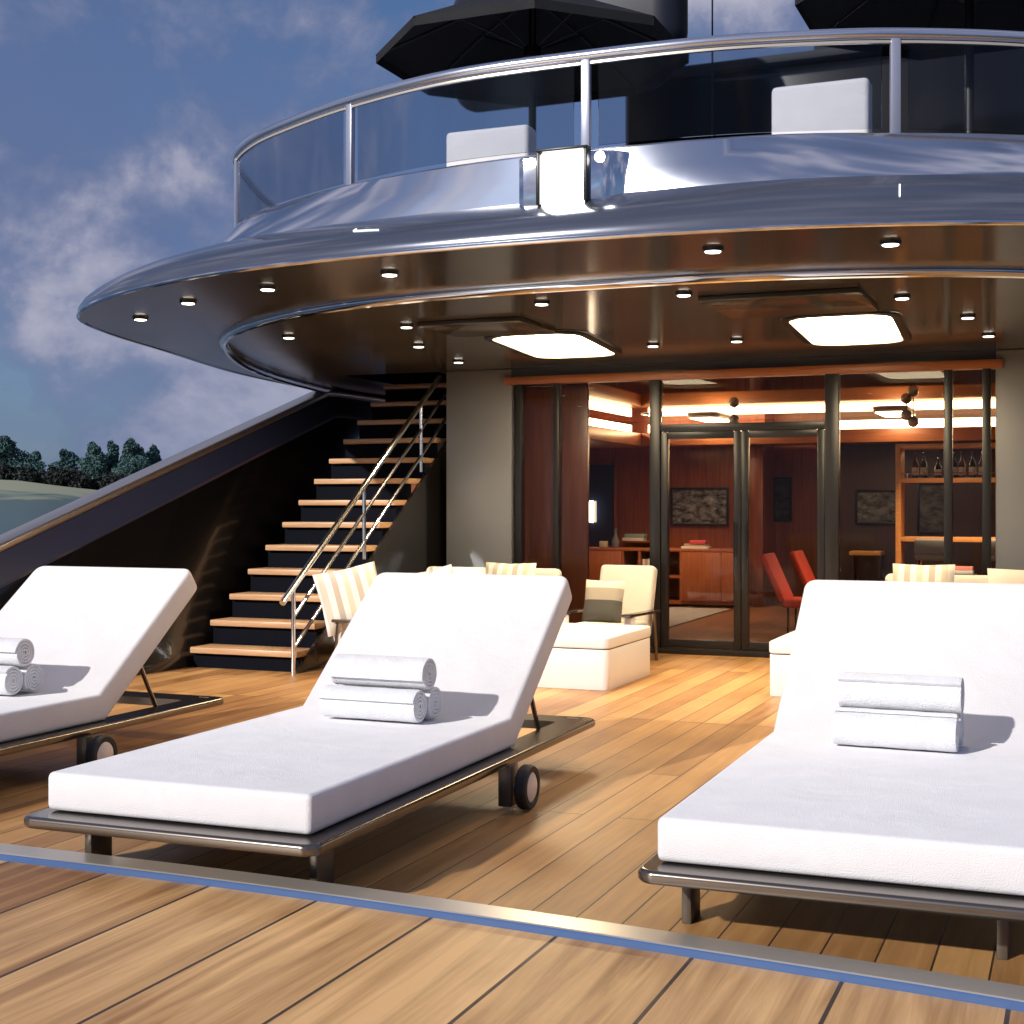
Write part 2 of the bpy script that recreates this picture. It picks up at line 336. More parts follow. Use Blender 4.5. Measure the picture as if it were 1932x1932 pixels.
def prism(bm, poly, z0, z1, bev=0.0, seg=2):
    t = bmesh.new(); vb = [t.verts.new((p[0], p[1], z0)) for p in poly]; vt = [t.verts.new((p[0], p[1], z1)) for p in poly]
    n = len(poly); t.faces.new(vb[::-1]); t.faces.new(vt)
    for i in range(n): t.faces.new((vb[i], vb[(i + 1) % n], vt[(i + 1) % n], vt[i]))
    bmesh.ops.recalc_face_normals(t, faces=t.faces[:])
    if bev > 0:
        e = [e for e in t.edges if abs(e.verts[0].co.z - e.verts[1].co.z) < 1e-6]
        bmesh.ops.bevel(t, geom=e, offset=bev, segments=seg, profile=0.5, affect='EDGES')
    merge(bm, t)
def lathe(bm, prof, seg=20, center=(0, 0, 0), caps=True):
    c = Vector(center)
    rows = [[c + Vector((r * math.cos(2 * math.pi * i / seg), r * math.sin(2 * math.pi * i / seg), z)) for i in range(seg)] for r, z in prof]
    t = bmesh.new(); V = loft(t, rows, True)
    if caps and prof[0][0] > 1e-4: t.faces.new(V[0][::-1])
    if caps and prof[-1][0] > 1e-4: t.faces.new(V[-1])
    bmesh.ops.remove_doubles(t, verts=t.verts[:], dist=1e-5); bmesh.ops.recalc_face_normals(t, faces=t.faces[:]); merge(bm, t)
def sheet(bm, poly3):
    bm.faces.new([bm.verts.new(p) for p in poly3])
def holed(bm, outer, holes, z, flip=False):
    loops = [[Vector((p[0], p[1], z)) for p in outer]] + [[Vector((p[0], p[1], z)) for p in h] for h in holes]
    flat = [p for l in loops for p in l]; V = [bm.verts.new(p) for p in flat]
    for t in tessellate_polygon(loops):
        try: bm.faces.new([V[i] for i in t])
        except ValueError: pass
    bmesh.ops.recalc_face_normals(bm, faces=bm.faces[:])

def obj(name, bm, m, parent=None, world=True, smooth=30, recalc=False):
    if recalc: bmesh.ops.recalc_face_normals(bm, faces=bm.faces[:])
    me = bpy.data.meshes.new(name); bm.to_mesh(me); bm.free(); me.materials.append(m)
    if smooth:
        me.shade_smooth(); me.set_sharp_from_angle(angle=R(smooth))
    o = bpy.data.objects.new(name, me); col.objects.link(o)
    if parent is not None:
        o.parent = parent
        if world: o.location = -total_loc(parent)
    return o
def total_loc(o):
    v = Vector((0, 0, 0))
    while o is not None: v += o.location; o = o.parent
    return v
def tag(o, label, cat, group=None, kind=None):
    if label: o['label'] = label
    if cat: o['category'] = cat
    if group: o['group'] = group
    if kind: o['kind'] = kind
    return o
def thing(name, label, cat, loc=(0, 0, 0), group=None):
    o = bpy.data.objects.new(name, None); col.objects.link(o); o.location = loc; o.empty_display_size = 0.1
    return tag(o, label, cat, group)
def struct(name, bm, m, smooth=30):
    o = obj(name, bm, m, None, smooth=smooth); o['kind'] = 'structure'; return o
def B(): return bmesh.new()
def bx(*a, **k):
    bm = B(); box(bm, *a, **k); return bm
def copy_tree(o, parent=None):
    c = o.copy(); col.objects.link(c)
    if parent is not None: c.parent = parent
    for ch in list(o.children): copy_tree(ch, c)
    return c

# ================================================================== SETTING: water, shore, decks
bm = B(); s = 4000; sheet(bm, [(-s, -s, -1.6), (s, -s, -1.6), (s, s, -1.6), (-s, s, -1.6)])
water = mat('dark_sea_water', (0.02, 0.045, 0.055), 0.08, bump=0.5, bscale=0.9)
struct('water', bm, water)

# shore rising to a grassy bank on the left
def lean(deg): return max(-.9, min(1.3, (deg - 17.0) / 3.4 * .95))
bm = B(); rows = []
random.seed(3)
for r_, z in ((118, -2.2), (128, -1.2), (140, -0.2), (152, 0.7), (166, 1.7), (180, 2.6), (195, 3.3), (215, 3.9), (260, 4.4), (420, 4.8)):
    row = []
    for k in range(61):
        a = YAW + R(-14 + 80 * k / 60)
        rr = r_ * (1 + 0.04 * math.sin(k * 0.7) + 0.02 * math.sin(k * 1.9 + r_))
        row.append(Vector((-math.sin(a) * rr, math.cos(a) * rr, z + 0.12 * math.sin(k * 1.3 + r_ * .2) + lean(math.degrees(a - YAW)) * min(1, max(0, (r_ - 130) / 60)))))
    rows.append(row)
loft(bm, rows)
gm = bpy.data.materials.new('shore_grass'); gm.use_nodes = True; nt = gm.node_tree; N, L = nt.nodes, nt.links; b = N['Principled BSDF']
t = N.new('ShaderNodeTexCoord'); sp = N.new('ShaderNodeSeparateXYZ'); L.new(t.outputs['Object'], sp.inputs[0])
nz = N.new('ShaderNodeTexNoise'); nz.inputs['Scale'].default_value = 0.12; nz.inputs['Detail'].default_value = 7; L.new(t.outputs['Object'], nz.inputs['Vector'])
ad = N.new('ShaderNodeMath'); ad.operation = 'MULTIPLY_ADD'; ad.inputs[1].default_value = 3.0; L.new(nz.outputs['Fac'], ad.inputs[0]); L.new(sp.outputs[2], ad.inputs[2])
mr = N.new('ShaderNodeMapRange'); mr.inputs[1].default_value = 1.0; mr.inputs[2].default_value = 5.6; L.new(ad.outputs[0], mr.inputs[0])
rp = N.new('ShaderNodeValToRGB'); e = rp.color_ramp.elements; e[0].position = 0.0; e[0].color = (0.06, 0.105, 0.125, 1); e[1].position = 1; e[1].color = (0.30, 0.31, 0.20, 1)
x = e.new(0.55); x.color = (0.075, 0.12, 0.12, 1); x = e.new(0.70); x.color = (0.28, 0.30, 0.20, 1)
L.new(mr.outputs[0], rp.inputs[0]); L.new(rp.outputs[0], b.inputs['Base Color']); b.inputs['Roughness'].default_value = 0.9
struct('grassy_shore', bm, gm)

# curved step line between the two decks
STEP = spline([(-9.5, 3.93), (-6.5, 4.03)] + [tuple(at_z(u, v, .066).xy) for u, v in ((0, 1590), (483, 1647), (966, 1713), (1450, 1785), (1932, 1860))] + [(1.2, 3.57), (3.5, 3.05)], 60)
poly = [(p.x, p.y) for p in STEP] + [(3.5, 15), (-9.5, 15)]
bm = B(); holed(bm, [(p[0], p[1] - 0.02) for p in poly[:60]] + [(3.5, 12.05), (-7.7, 12.05), (-7.7, 4.1)], [], 0.0); struct('teak_deck', bm, M['deck'])
bm = B(); holed(bm, [(p.x, p.y - .10) for p in STEP] + [(3.5, -4), (-9.5, -4)], [], 0.040); struct('foredeck', bm, M['wide_deck'])
# steel threshold strip, blue enamelled front edge
th = thing('threshold_strip', 'brushed steel strip with blue front edge curving across the foreground deck', 'metal strip', (-2, 4.1, 0))
def along(d, z): return [p + Vector((0, d, z)) for p in STEP]
bm = B(); loft(bm, [along(0, -.01), along(0, .063), along(-.003, .066), along(-.112, .066), along(-.117, .063)]); obj('top_plate', bm, M['steel'], th, recalc=True)
bm = B(); loft(bm, [along(-.1165, .0625), along(-.121, .058), along(-.121, .03)]); obj('front_edge', bm, M['blue_edge'], th, recalc=True)

# hull under the decks
bm = B(); sheet(bm, [(-7.75, -4, -1.7), (-7.75, 15, -1.7), (-7.75, 15, -0.04), (-7.75, -4, -0.04)]); sheet(bm, [(-9.5, -4, -1.7), (3.5, -4, -1.7), (3.5, -4, -0.04), (-9.5, -4, -0.04)])
tag(obj('hull_side', bm, M['navy']), 'dark navy hull side under the open teak deck', 'hull')

# ================================================================== OVERHANG of the upper deck
NS = 140
def mirror(half, xc): return half + [(2 * xc - p[0], p[1]) for p in half[-2::-1]]
S_ = spline(mirror([(-7.75, 15), (-7.6, 13.3), (-7.27, 11.1), (-6.76, 9.3), (-6.44, 8.2), (-6.1, 7.45), (-5.55, 6.93), (-4.8, 6.5), (-3.9, 6.21), (-2.5, 6.09)], -2.5), NS)
L_ = spline([(-7.45, 15), (-7.3, 13.3), (-6.98, 11.1), (-6.5, 9.35), (-6.15, 8.35), (-5.8, 7.7), (-5.35, 7.22), (-4.75, 6.83), (-3.9, 6.56), (-2.5, 6.41), (-1.33, 6.38), (-0.8, 6.49), (-0.25, 6.70), (.35, 7.12), (.8, 7.7), (1.15, 8.35), (1.5, 9.35), (1.98, 11.1), (2.3, 13.3), (2.45, 15)], NS)
R_ = spline(mirror([(-7.66, 15), (-7.45, 13.0), (-6.87, 10.74), (-5.98, 8.94), (-5.45, 8.32), (-4.95, 7.93), (-4.3, 7.57), (-3.5, 7.36), (-2.5, 7.30)], -2.5), NS)
oh = thing('deck_overhang', 'sweeping silver grey deck overhang with brown lacquered underside above the terrace', 'deck overhang', (-2.5, 9, 2.5))
Z0, Z1 = 2.52, 2.78
bm = B(); loft(bm, [[Vector((p.x, p.y, Z0)) for p in S_], [Vector((p.x, p.y, Z0)) for p in R_]]); obj('soffit', bm, M['soffit'], oh)
bm = B(); rows = []
for t in (0, 0.03, 0.09, 0.2, 0.35, 0.5, 0.65, 0.8, 0.92, 1.0):
    row = []
    for a, c in zip(S_, L_):
        ctrl = Vector((a.x + (a.x - c.x) * 0.10, a.y + (a.y - c.y) * 0.10, Z0 + 0.13))
        p = Vector((a.x, a.y, Z0)) * (1 - t) ** 2 + ctrl * (2 * t * (1 - t)) + Vector((c.x, c.y, Z1)) * t * t; row.append(p)
    rows.append(row)
loft(bm, rows); obj('fascia', bm, M['grey_paint'], oh)
bm = B(); holed(bm, [(p.x, p.y) for p in L_], [], Z1 - 0.003); obj('upper_deck_floor', bm, M['silver'], oh)
hole = [(-6.6, 11.9), (-5.6, 11.9), (-5.6, 13.6), (-6.6, 13.6)]
lamp_holes = [[(p[0] + sk * (p[1] - b0) / (b1 - b0), p[1]) for p in rrect(a0 - .03, a1 + .03, b0 - .03, b1 + .03, .22)] for a0, a1, b0, b1, sk in ((-4.05, -3.36, 9.44, 11.0, -.17), (-1.82, -1.15, 9.24, 10.92, -.10))]
bm = B(); holed(bm, [(p.x, p.y) for p in R_ if p.y < 14.9] , [hole] + lamp_holes, Z0 + 0.02); obj('ceiling_panel', bm, M['soffit'], oh)
bm = B()
for a in ((-6.62, -6.602, 11.88, 13.62), (-5.598, -5.58, 11.88, 13.62), (-6.601, -5.599, 11.88, 11.898), (-6.601, -5.599, 13.602, 13.62)): box(bm, *a, Z0 + .021, Z1 - .01)
box(bm, -6.60, -5.60, 11.9, 13.6, Z1 - .04, Z1 - .02); obj('stairwell_lining', bm, M['black_lacquer'], oh)
bm = B(); sweep(bm, [Vector((p.x, p.y, Z0 - 0.006)) for p in R_], ring_prof(0.036, 12)); obj('trim_ring', bm, M['chrome'], oh, recalc=True)
# bright nosing at the soffit edge
bm = B(); sweep(bm, [Vector((p.x, p.y, Z0 + 0.004)) for p in S_], ring_prof(0.012, 8)); obj('edge_nosing', bm, M['chrome'], oh, recalc=True)
for poly in ([at_z(1310, 566, 2.53), at_z(1622, 541, 2.53), at_z(1655, 582, 2.53), at_z(1388, 594, 2.53)], [at_z(800, 612, 2.53), at_z(990, 596, 2.53), at_z(1030, 622, 2.53), at_z(860, 632, 2.53)]):
    xs = sorted(p.x for p in poly); ys = sorted(p.y for p in poly)
    obj('hatch', bx((xs[0] + xs[1]) / 2, (xs[2] + xs[3]) / 2, (ys[0] + ys[1]) / 2, (ys[2] + ys[3]) / 2, Z0 - 0.012, Z0 + 0.018, bev=0.005), M['soffit'], oh)
# thin light slits across the fascia
def fascia_pt(i, t, out=0.006):
    a, c = S_[i], L_[i]
    ctrl = Vector((a.x + (a.x - c.x) * 0.10, a.y + (a.y - c.y) * 0.10, Z0 + 0.13))
    p = Vector((a.x, a.y, Z0)) * (1 - t) ** 2 + ctrl * (2 * t * (1 - t)) + Vector((c.x, c.y, Z1)) * t * t
    return p + Vector((a.x - c.x, a.y - c.y, 0.1)).normalized() * out
def near_i(x, arc): return min(range(NS), key=lambda i: abs(arc[i].x - x) + (5 if arc[i].y > 9 else 0))
def slit_at(u, v):
    best = None
    for i in range(20, NS - 20):
        for k in range(4, 20):
            p = fascia_pt(i, k / 20); d = p.x * FW[0] + p.y * FW[1]; xc = p.x * RT[0] + p.y * RT[1]
            if p.y > 8: continue
            e = (CX + FPX * xc / d - u) ** 2 + (HOR - FPX * (p.z - EYE) / d - v) ** 2
            if best is None or e < best[0]: best = (e, i, k / 20)
    return best[1:]
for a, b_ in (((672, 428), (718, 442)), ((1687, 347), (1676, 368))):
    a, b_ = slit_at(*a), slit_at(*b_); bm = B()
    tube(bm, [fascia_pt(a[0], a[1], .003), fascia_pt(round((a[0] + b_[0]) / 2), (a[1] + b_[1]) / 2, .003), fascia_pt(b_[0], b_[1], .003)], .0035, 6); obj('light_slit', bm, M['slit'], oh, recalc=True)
# bulwark band
BB = spline([(-5.95, 15), (-5.8, 11), (-5.5, 8.7), (-5.12, 7.55), (-4.8, 7.05), (-4.42, 6.78), (-3.6, 6.52), (-2.5, 6.425), (-1.33, 6.385), (-0.8, 6.5), (-0.25, 6.71), (0.3, 7.1), (0.65, 7.7), (0.95, 8.7), (1.2, 11), (1.3, 15)], NS)
BT = spline([(-5.95, 15), (-5.78, 11), (-5.45, 8.8), (-5.05, 7.72), (-4.72, 7.25), (-4.27, 6.94), (-3.68, 6.655), (-2.965, 6.475), (-2.3, 6.42), (-1.342, 6.485), (-0.804, 6.67), (-0.257, 6.93), (0.2, 7.3), (0.58, 7.9), (0.88, 8.8), (1.15, 11), (1.28, 15)], NS)
bm = B(); rows = [[Vector((p.x, p.y, Z1 - 0.03)) for p in BB]]
for t in (0.08, 0.5, 0.95): rows.append([Vector((a.x + (c.x - a.x) * t, a.y + (c.y - a.y) * t, Z1 + 0.24 * t)) for a, c in zip(BB, BT)])
cen = Vector((-2.4, 10.5, 0))
def inward(p, d):
    v = (cen - Vector((p.x, p.y, 0))).normalized(); return Vector((p.x + v.x * d, p.y + v.y * d, 0))
for d, z in ((0.008, 3.018), (0.02, 3.02), (0.10, 3.02), (0.11, 2.78)): rows.append([Vector((inward(p, d).x, inward(p, d).y, z)) for p in BT])
loft(bm, rows); obj('bulwark', bm, M['silver'], oh, recalc=True)

# glass railing
RL = spline([(-5.98, 15), (-5.83, 11), (-5.5, 8.9), (-5.2, 8.05), (-5.0, 7.62), (-4.62, 7.25), (-4.228, 7.016), (-3.72, 6.775), (-3.0, 6.56), (-2.27, 6.53), (-1.644, 6.56), (-1.164, 6.66), (-0.815, 6.775), (-0.26, 7.06), (0.2, 7.42), (0.55, 8.0), (0.85, 8.9), (1.13, 11), (1.26, 15)], 200)
rl = thing('glass_railing', 'curved glass railing with round steel handrail along the upper deck', 'railing', (-2.4, 6.6, 3.02))
bm = B(); sweep(bm, [Vector((p.x, p.y, 3.505)) for p in RL], ring_prof(0.029, 14)); obj('handrail', bm, M['deck_rail'], rl, recalc=True)
bm = B(); sweep(bm, [Vector((p.x, p.y, 3.468)) for p in RL], [(-.009, -.006), (.009, -.006), (.009, .006), (-.009, .006)]); obj('glass_channel', bm, M['steel'], rl, recalc=True)
posts = []
for u, v in ((447, 422), (652, 348), (1103, 270), (1690, 248)):
    posts.append(min((i for i in range(200) if RL[i].y < 7.6), key=lambda i: abs(CX + FPX * (RL[i].x * RT[0] + RL[i].y * RT[1]) / (RL[i].x * FW[0] + RL[i].y * FW[1]) - u)))
posts = [posts[0] - 26] + posts + [posts[-1] + (posts[-1] - posts[-2]), posts[-1] + 2 * (posts[-1] - posts[-2])]
for i in posts:
    p = RL[i]; q = RL[i + 1]; a = math.atan2(q.y - p.y, q.x - p.x)
    t = bmesh.new(); box(t, -0.023, 0.023, -0.016, 0.016, 3.015, 3.49, bev=0.005)
    bm = B(); merge(bm, t, Matrix.Translation((p.x, p.y, 0)) @ Matrix.Rotation(a, 4, 'Z')); obj('post', bm, M['post'], rl)
for i0, i1 in zip(posts, posts[1:]):
    seg = [RL[i] for i in range(i0, i1 + 1)]; seg = [seg[0].lerp(seg[1], .6)] + seg[1:-1] + [seg[-1].lerp(seg[-2], .6)]
    bm = B(); sweep(bm, [Vector((p.x, p.y, 3.26)) for p in seg], [(-.004, -.2), (.004, -.2), (.004, .2), (-.004, .2)]); obj('glass_panel', bm, M['rail_glass'], rl, recalc=True)

# floodlight in its chrome housing
fl = thing('floodlight', 'bright floodlight in a chrome housing on the middle of the bulwark', 'floodlight', (-2.25, 6.38, 2.72))
bm = B(); prism(bm, [(-2.50, 6.60), (-2.50, 6.345), (-2.47, 6.325), (-2.08, 6.325), (-2.02, 6.35), (-1.96, 6.42), (-1.93, 6.60)], 2.715, 2.985, bev=0.012, seg=3); obj('housing', bm, M['chrome'], fl)
bm = B()
for a in ((-2.385, -2.365), (-2.145, -2.125)): box(bm, a[0], a[1], 6.27, 6.335, 2.735, 2.985, bev=.004)
box(bm, -2.385, -2.125, 6.27, 6.335, 2.985, 3.0, bev=.004); obj('lamp_frame', bm, M['black_metal'], fl)
obj('lamp_panel', bx(-2.362, -2.148, 6.285, 6.30, 2.735, 2.98, bev=.004), M['flood'], fl)
bm = B(); t = bmesh.new(); box(t, -0.11, 0.11, -0.03, 0.03, -0.05, 0.012, bev=.012, seg=3); merge(bm, t, Matrix.Translation((-2.255, 6.325, 2.71))); obj('lower_glow', bm, M['warm_glow'], fl)  # glowing block added for the warm glow under the lamp
for xx in (-2.43, -2.08):
    bm = B(); lathe(bm, [(0.0, -.01), (.024, -.008), (.026, 0), (.02, .012), (0, .014)], 14); bmesh.ops.transform(bm, matrix=Matrix.Translation((xx, 6.322, 2.95)) @ Matrix.Rotation(R(90), 4, 'X'), verts=bm.verts[:]); obj('side_glow', bm, M['flood'], fl)  # glowing discs added for the bright bulwark beside the housing
bm = B(); prism(bm, [(-2.47, 6.62), (-2.46, 6.30), (-2.40, 6.27), (-2.09, 6.27), (-2.0, 6.33), (-1.93, 6.62)], 2.685, 2.716, bev=.008); obj('base_plate', bm, M['grey_paint'], fl)

for o in list(fl.children): o.location.x -= .045

# downlights
def downlight(x, y, z, label, strong=1.0):
    t = thing('downlight', label, 'downlight', (x, y, z), 'round black downlights under the overhang')
    bm = B(); lathe(bm, [(0.037, -0.014), (0.045, -0.016), (0.050, -0.013), (0.052, 0.0)], 24); bm2 = bm; obj('housing', bm2, M['black_metal'], t, world=False)
    bm = B(); lathe(bm, [(0.0, -0.019), (0.036, -0.0185), (0.0385, -0.014)], 24); obj('lens', bm, M['lens'], t, world=False)
    ld = bpy.data.lights.new('downlight_bulb', 'SPOT'); ld.energy = 42 * strong; ld.spot_size = R(95); ld.spot_blend = 0.6; ld.color = (1.0, 0.78, 0.52); ld.shadow_soft_size = 0.03
    lo = bpy.data.objects.new('bulb', ld); col.objects.link(lo); lo.parent = t; lo.location = (0, 0, -0.05)
ol = ['downlight nearest the left tip of the overhang, outside the ring', 'second downlight from the left tip, outside the ring', 'third downlight from the left tip, outside the ring',
      'fourth downlight from the left tip, outside the ring and below a light slit', 'outer downlight right of the floodlight, left one of two over the doors', 'rightmost outer downlight near the right edge of the photo']
for (u, v), lb in zip([(265, 599), (355, 568), (505, 542), (735, 514), (1345, 469), (1680, 456)], ol):
    p = at_z(u, v, Z0); downlight(p.x, p.y, Z0, lb, 0.6)
il = ['leftmost downlight inside the ring, above the stairs', 'inner downlight just left above the stair handrail, nearer of two', 'inner downlight just left above the stair handrail, farther of two',
      'inner downlight right above the top of the stair handrail', 'inner downlight in front of the left ceiling lamp', 'inner downlight beside the hatch at middle of the ceiling',
      'inner downlight behind and right of the left ceiling lamp', 'inner downlight between the two ceiling lamps, nearer the right one', 'inner downlight in front of the right ceiling lamp',
      'inner downlight right of the right ceiling lamp, nearer of two', 'inner downlight right of the right ceiling lamp, farther of two']
for (u, v), lb in zip([(545, 634), (767, 614), (790, 651), (865, 681), (1022, 570), (1290, 553), (1232, 650), (1390, 641), (1702, 559), (1826, 596), (1865, 631)], il):
    p = at_z(u, v, Z0 + 0.02); downlight(p.x, p.y, Z0 + 0.02, lb)

# two big ceiling lamps
def ceiling_lamp(x0, x1, y0, y1, sk, label):
    t = thing('ceiling_lamp', label, 'ceiling lamp', ((x0 + x1) / 2, (y0 + y1) / 2, Z0 + .02), 'large glowing ceiling lamps')
    def sh(poly): return [(p[0] + sk * (p[1] - y0) / (y1 - y0), p[1]) for p in poly]
    out = sh(rrect(x0 - .06, x1 + .06, y0 - .06, y1 + .06, .25)); inn = sh(rrect(x0, x1, y0, y1, .20)); glow = sh(rrect(x0 + .02, x1 - .02, y0 + .02, y1 - .02, .18))
    bm = B(); n = len(out); z = lambda P, h: [Vector((p[0], p[1], h)) for p in P]
    loft(bm, [z(out, Z0 + .018), z(out, Z0 + .006), z(sh(rrect(x0 - .05, x1 + .05, y0 - .05, y1 + .05, .24)), Z0 + .001), z(inn, Z0 + .001)], True); obj('housing', bm, M['black_metal'], t, recalc=True)
    bm = B(); loft(bm, [z(inn, Z0 + .0005), z(glow, Z0 + .045)], True); obj('rim', bm, M['lamp_rim'], t)
    bm = B(); prism(bm, glow, Z0 + .040, Z0 + .052); obj('diffuser', bm, M['lamp_panel'], t)
ceiling_lamp(-4.05, -3.36, 9.44, 11.0, -0.17, 'left glowing rounded ceiling lamp above the center lounger')
ceiling_lamp(-1.82, -1.15, 9.24, 10.92, -0.10, 'right glowing rounded ceiling lamp above the right lounger')

# ================================================================== upper deck things
UD = Z1
def upper_bed(x0, x1, y, ztop, label):
    t = thing('sunbed', label, 'sunbed', ((x0 + x1) / 2, y, UD), 'white sunbeds on the upper deck')
    obj('base', bx(x0 - .04, x1 + .06, y - .03, y + 1.3, UD, UD + .30, bev=.06, seg=4), M['white_box'], t)
    bm = B(); box(bm, x0 - .03, x1 + .05, y + .12, y + 1.28, UD + .301, UD + .42, bev=.04, seg=3); obj('seat', bm, M['white_fabric'], t)
    bm = B(); box(bm, x0, x1, y - .05, y + .115, UD + .305, ztop, bev=.03, seg=3); obj('backrest', bm, M['white_fabric'], t)
upper_bed(-3.78, -3.21, 8.2, 3.68, 'white sunbed behind the glass railing left of the floodlight')
upper_bed(-1.69, -1.13, 8.2, 3.735, 'white sunbed behind the glass railing right of the floodlight')
def umbrella(cx, cy, zr, r, rot, label):
    t = thing('parasol', label, 'parasol', (cx, cy, UD), 'charcoal parasols on the upper deck')
    rim = [Vector((cx + r * math.cos(rot + k * math.pi / 4), cy + r * math.sin(rot + k * math.pi / 4), zr)) for k in range(8)]
    apex = Vector((cx, cy, zr + 0.48)); bm = B()
    drop = Vector((0, 0, -0.07)); V = [bm.verts.new(p) for p in rim]; Vm = []
    D = [bm.verts.new(p + drop) for p in rim]; A = bm.verts.new(apex)
    Mid = [bm.verts.new(p.lerp(apex, .5) + Vector((0, 0, .035))) for p in rim]
    for k in range(8):
        j = (k + 1) % 8
        bm.faces.new((V[k], V[j], Mid[j], Mid[k])); bm.faces.new((Mid[k], Mid[j], A)); bm.faces.new((D[k], D[j], V[j], V[k]))
    bmesh.ops.solidify(bm, geom=bm.faces[:], thickness=0.006)
    obj('canopy', bm, M['umbrella'], t, smooth=None)
    for p in rim:
        bm = B(); tube(bm, [p + Vector((0, 0, -.012)), p.lerp(apex, .5) + Vector((0, 0, .015)), apex - Vector((0, 0, .03))], .011, 6)
        tube(bm, [p.lerp(apex, .55) + Vector((0, 0, .01)), Vector((cx, cy, zr + .02))], .008, 6); obj('rib', bm, M['black_metal'], t, recalc=True)
    bm = B(); tube(bm, [(cx, cy, UD), (cx, cy, zr + .5)], .03, 12); obj('pole', bm, M['black_metal'], t, recalc=True)
    bm = B(); lathe(bm, [(.03, zr - .04), (.07, zr - .03), (.07, zr + .05), (.03, zr + .07)], 14, (cx, cy, 0)); obj('hub', bm, M['black_metal'], t)
    bm = B(); box(bm, cx - .3, cx + .3, cy - .3, cy + .3, UD, UD + .07, bev=.02); obj('base', bm, M['black_metal'], t)
umbrella(-3.98, 10.2, 4.81, 1.22, R(22), 'charcoal parasol at top center, under the dark rounded hardtop')
umbrella(-0.74, 10.3, 4.86, 1.22, R(22), 'charcoal parasol at the top right corner of the photo')
dh = thing('deckhouse', 'black glazed upper deckhouse behind the glass railing', 'deckhouse', (-.5, 12.6, UD))
obj('wall', bx(-3.95, 3.2, 12.4, 15, UD, 5.2, bev=.12, seg=4), M['house'], dh)
obj('roof', bx(-3.98, 3.24, 12.36, 15.1, 5.202, 5.28, bev=.03), M['umbrella'], dh)
ht = thing('hardtop', 'dark navy rounded hardtop wing above the left parasol', 'hardtop', (-4, 12, UD))
bm = B(); prism(bm, [(p[0] - .42 * (p[1] - 11.0), p[1]) for p in rrect(-5.05, -2.90, 11.0, 12.3, .35, 8)], 4.99, 5.85, bev=.2, seg=6); obj('roof_shell', bm, M['dark_gloss'], ht)
mh = thing('mast_house', 'dark upper superstructure with grey windows behind the right parasol', 'superstructure', (0, 13, 5.1))
obj('wall', bx(-2.25, 3.2, 12.7, 15, 5.282, 7.2, bev=.04), M['umbrella'], mh)
for xx in (-1.75, -.35, 1.05): obj('window', bx(xx, xx + .75, 12.68, 12.699, 5.42, 6.6, bev=.004), mat('dusky_window', (.10, .095, .11), .25), mh)
bm = B(); p = at_y(1344, 95, 12.1); tube(bm, [(p.x, 12.1, UD), (p.x, 12.1, 6.6)], .008, 8); tag(obj('whip_antenna', bm, M['black_metal'], recalc=True), 'thin black whip antenna against the blue sky at the top', 'antenna')

# ================================================================== left side bulwark, stairs
sb = thing('side_bulwark', 'dark glossy ship side rising diagonally beside the stairs on the left', 'ship side', (-7.2, 9, 0))
ys = [4.6 + 0.25 * i for i in range(42)]
zt = lambda y: min(2.53, max(0.42, 1.031 + 0.309 * (y - 8.278)))
def bot(y): return -6.62 if y > 9.2 else -6.62 - 0.13 * (9.2 - y) - 0.015 * (9.2 - y) ** 2
rows = [[Vector((-7.62, y, -1.6)) for y in ys], [Vector((-7.62, y, zt(y) - .06)) for y in ys]]
bm = B(); loft(bm, rows); rows = [[Vector((-7.36, y, zt(y) - .30)) for y in ys], [Vector((bot(y) - .03, y, .12)) for y in ys], [Vector((bot(y), y, 0)) for y in ys]]; loft(bm, rows); obj('wall_panel', bm, M['black_lacquer'], sb)
bm = B(); loft(bm, [[Vector((-7.44, y, zt(y) - .07)) for y in ys], [Vector((-7.355, y, zt(y) - .275)) for y in ys], [Vector((-7.36, y, zt(y) - .302)) for y in ys]]); obj('navy_band', bm, M['navy'], sb)
bm = B(); sweep(bm, [Vector((-7.53, y, zt(y) - .035)) for y in ys], rr_prof(.2, .07, .025)); obj('cap_rail', bm, mat('bronze_cap_rail', (0.50, 0.45, 0.42), 0.3, 0.8), sb, recalc=True)

st = thing('staircase', 'teak stairs with floating treads climbing to the upper deck on the left', 'stairs', (-6.1, 9.4, 0))
for i in range(13):
    y = 9.40 + .278 * i; z = .165 + .196 * i
    obj('tread', bx(-6.6, -5.62, y, y + .30, z - .048, z, bev=.008), M['stair_teak'], st)
bm = B()
for i in range(13):
    y = 9.40 + .278 * i; z = .165 + .196 * i; box(bm, -6.60, -5.63, y + .05, y + .07, max(0, z - .196), z - .049)
obj('riser_panel', bm, M['riser'], st)
bm = B(); t = bmesh.new(); prism(t, [(9.36, 0.0), (12.95, 2.46), (12.95, 0.0)], -5.625, -5.60)
mtx = Matrix(((0, 0, 1, 0), (1, 0, 0, 0), (0, 1, 0, 0), (0, 0, 0, 1))); merge(bm, t, mtx); obj('side_panel', bm, M['black_lacquer'], st, recalc=True)
hr = thing('stair_railing', 'polished steel railing with three sloping bars beside the stairs', 'stair railing', (-5.58, 9.28, 0))
X = -5.575
def rz(y): return .68 + .69 * (y - 9.28)
bm = B(); tube(bm, [(X, 9.12, rz(9.12) - .01), (X, 11.9, rz(11.9))], .025, 12); obj('handrail', bm, M['rail_steel'], hr, recalc=True)
for d in (.235, .475):
    bm = B(); tube(bm, [(X, 9.28, rz(9.28) - d), (X, 12.3, rz(12.3) - d)], .015, 10); obj('lower_rail', bm, M['rail_steel'], hr, recalc=True)
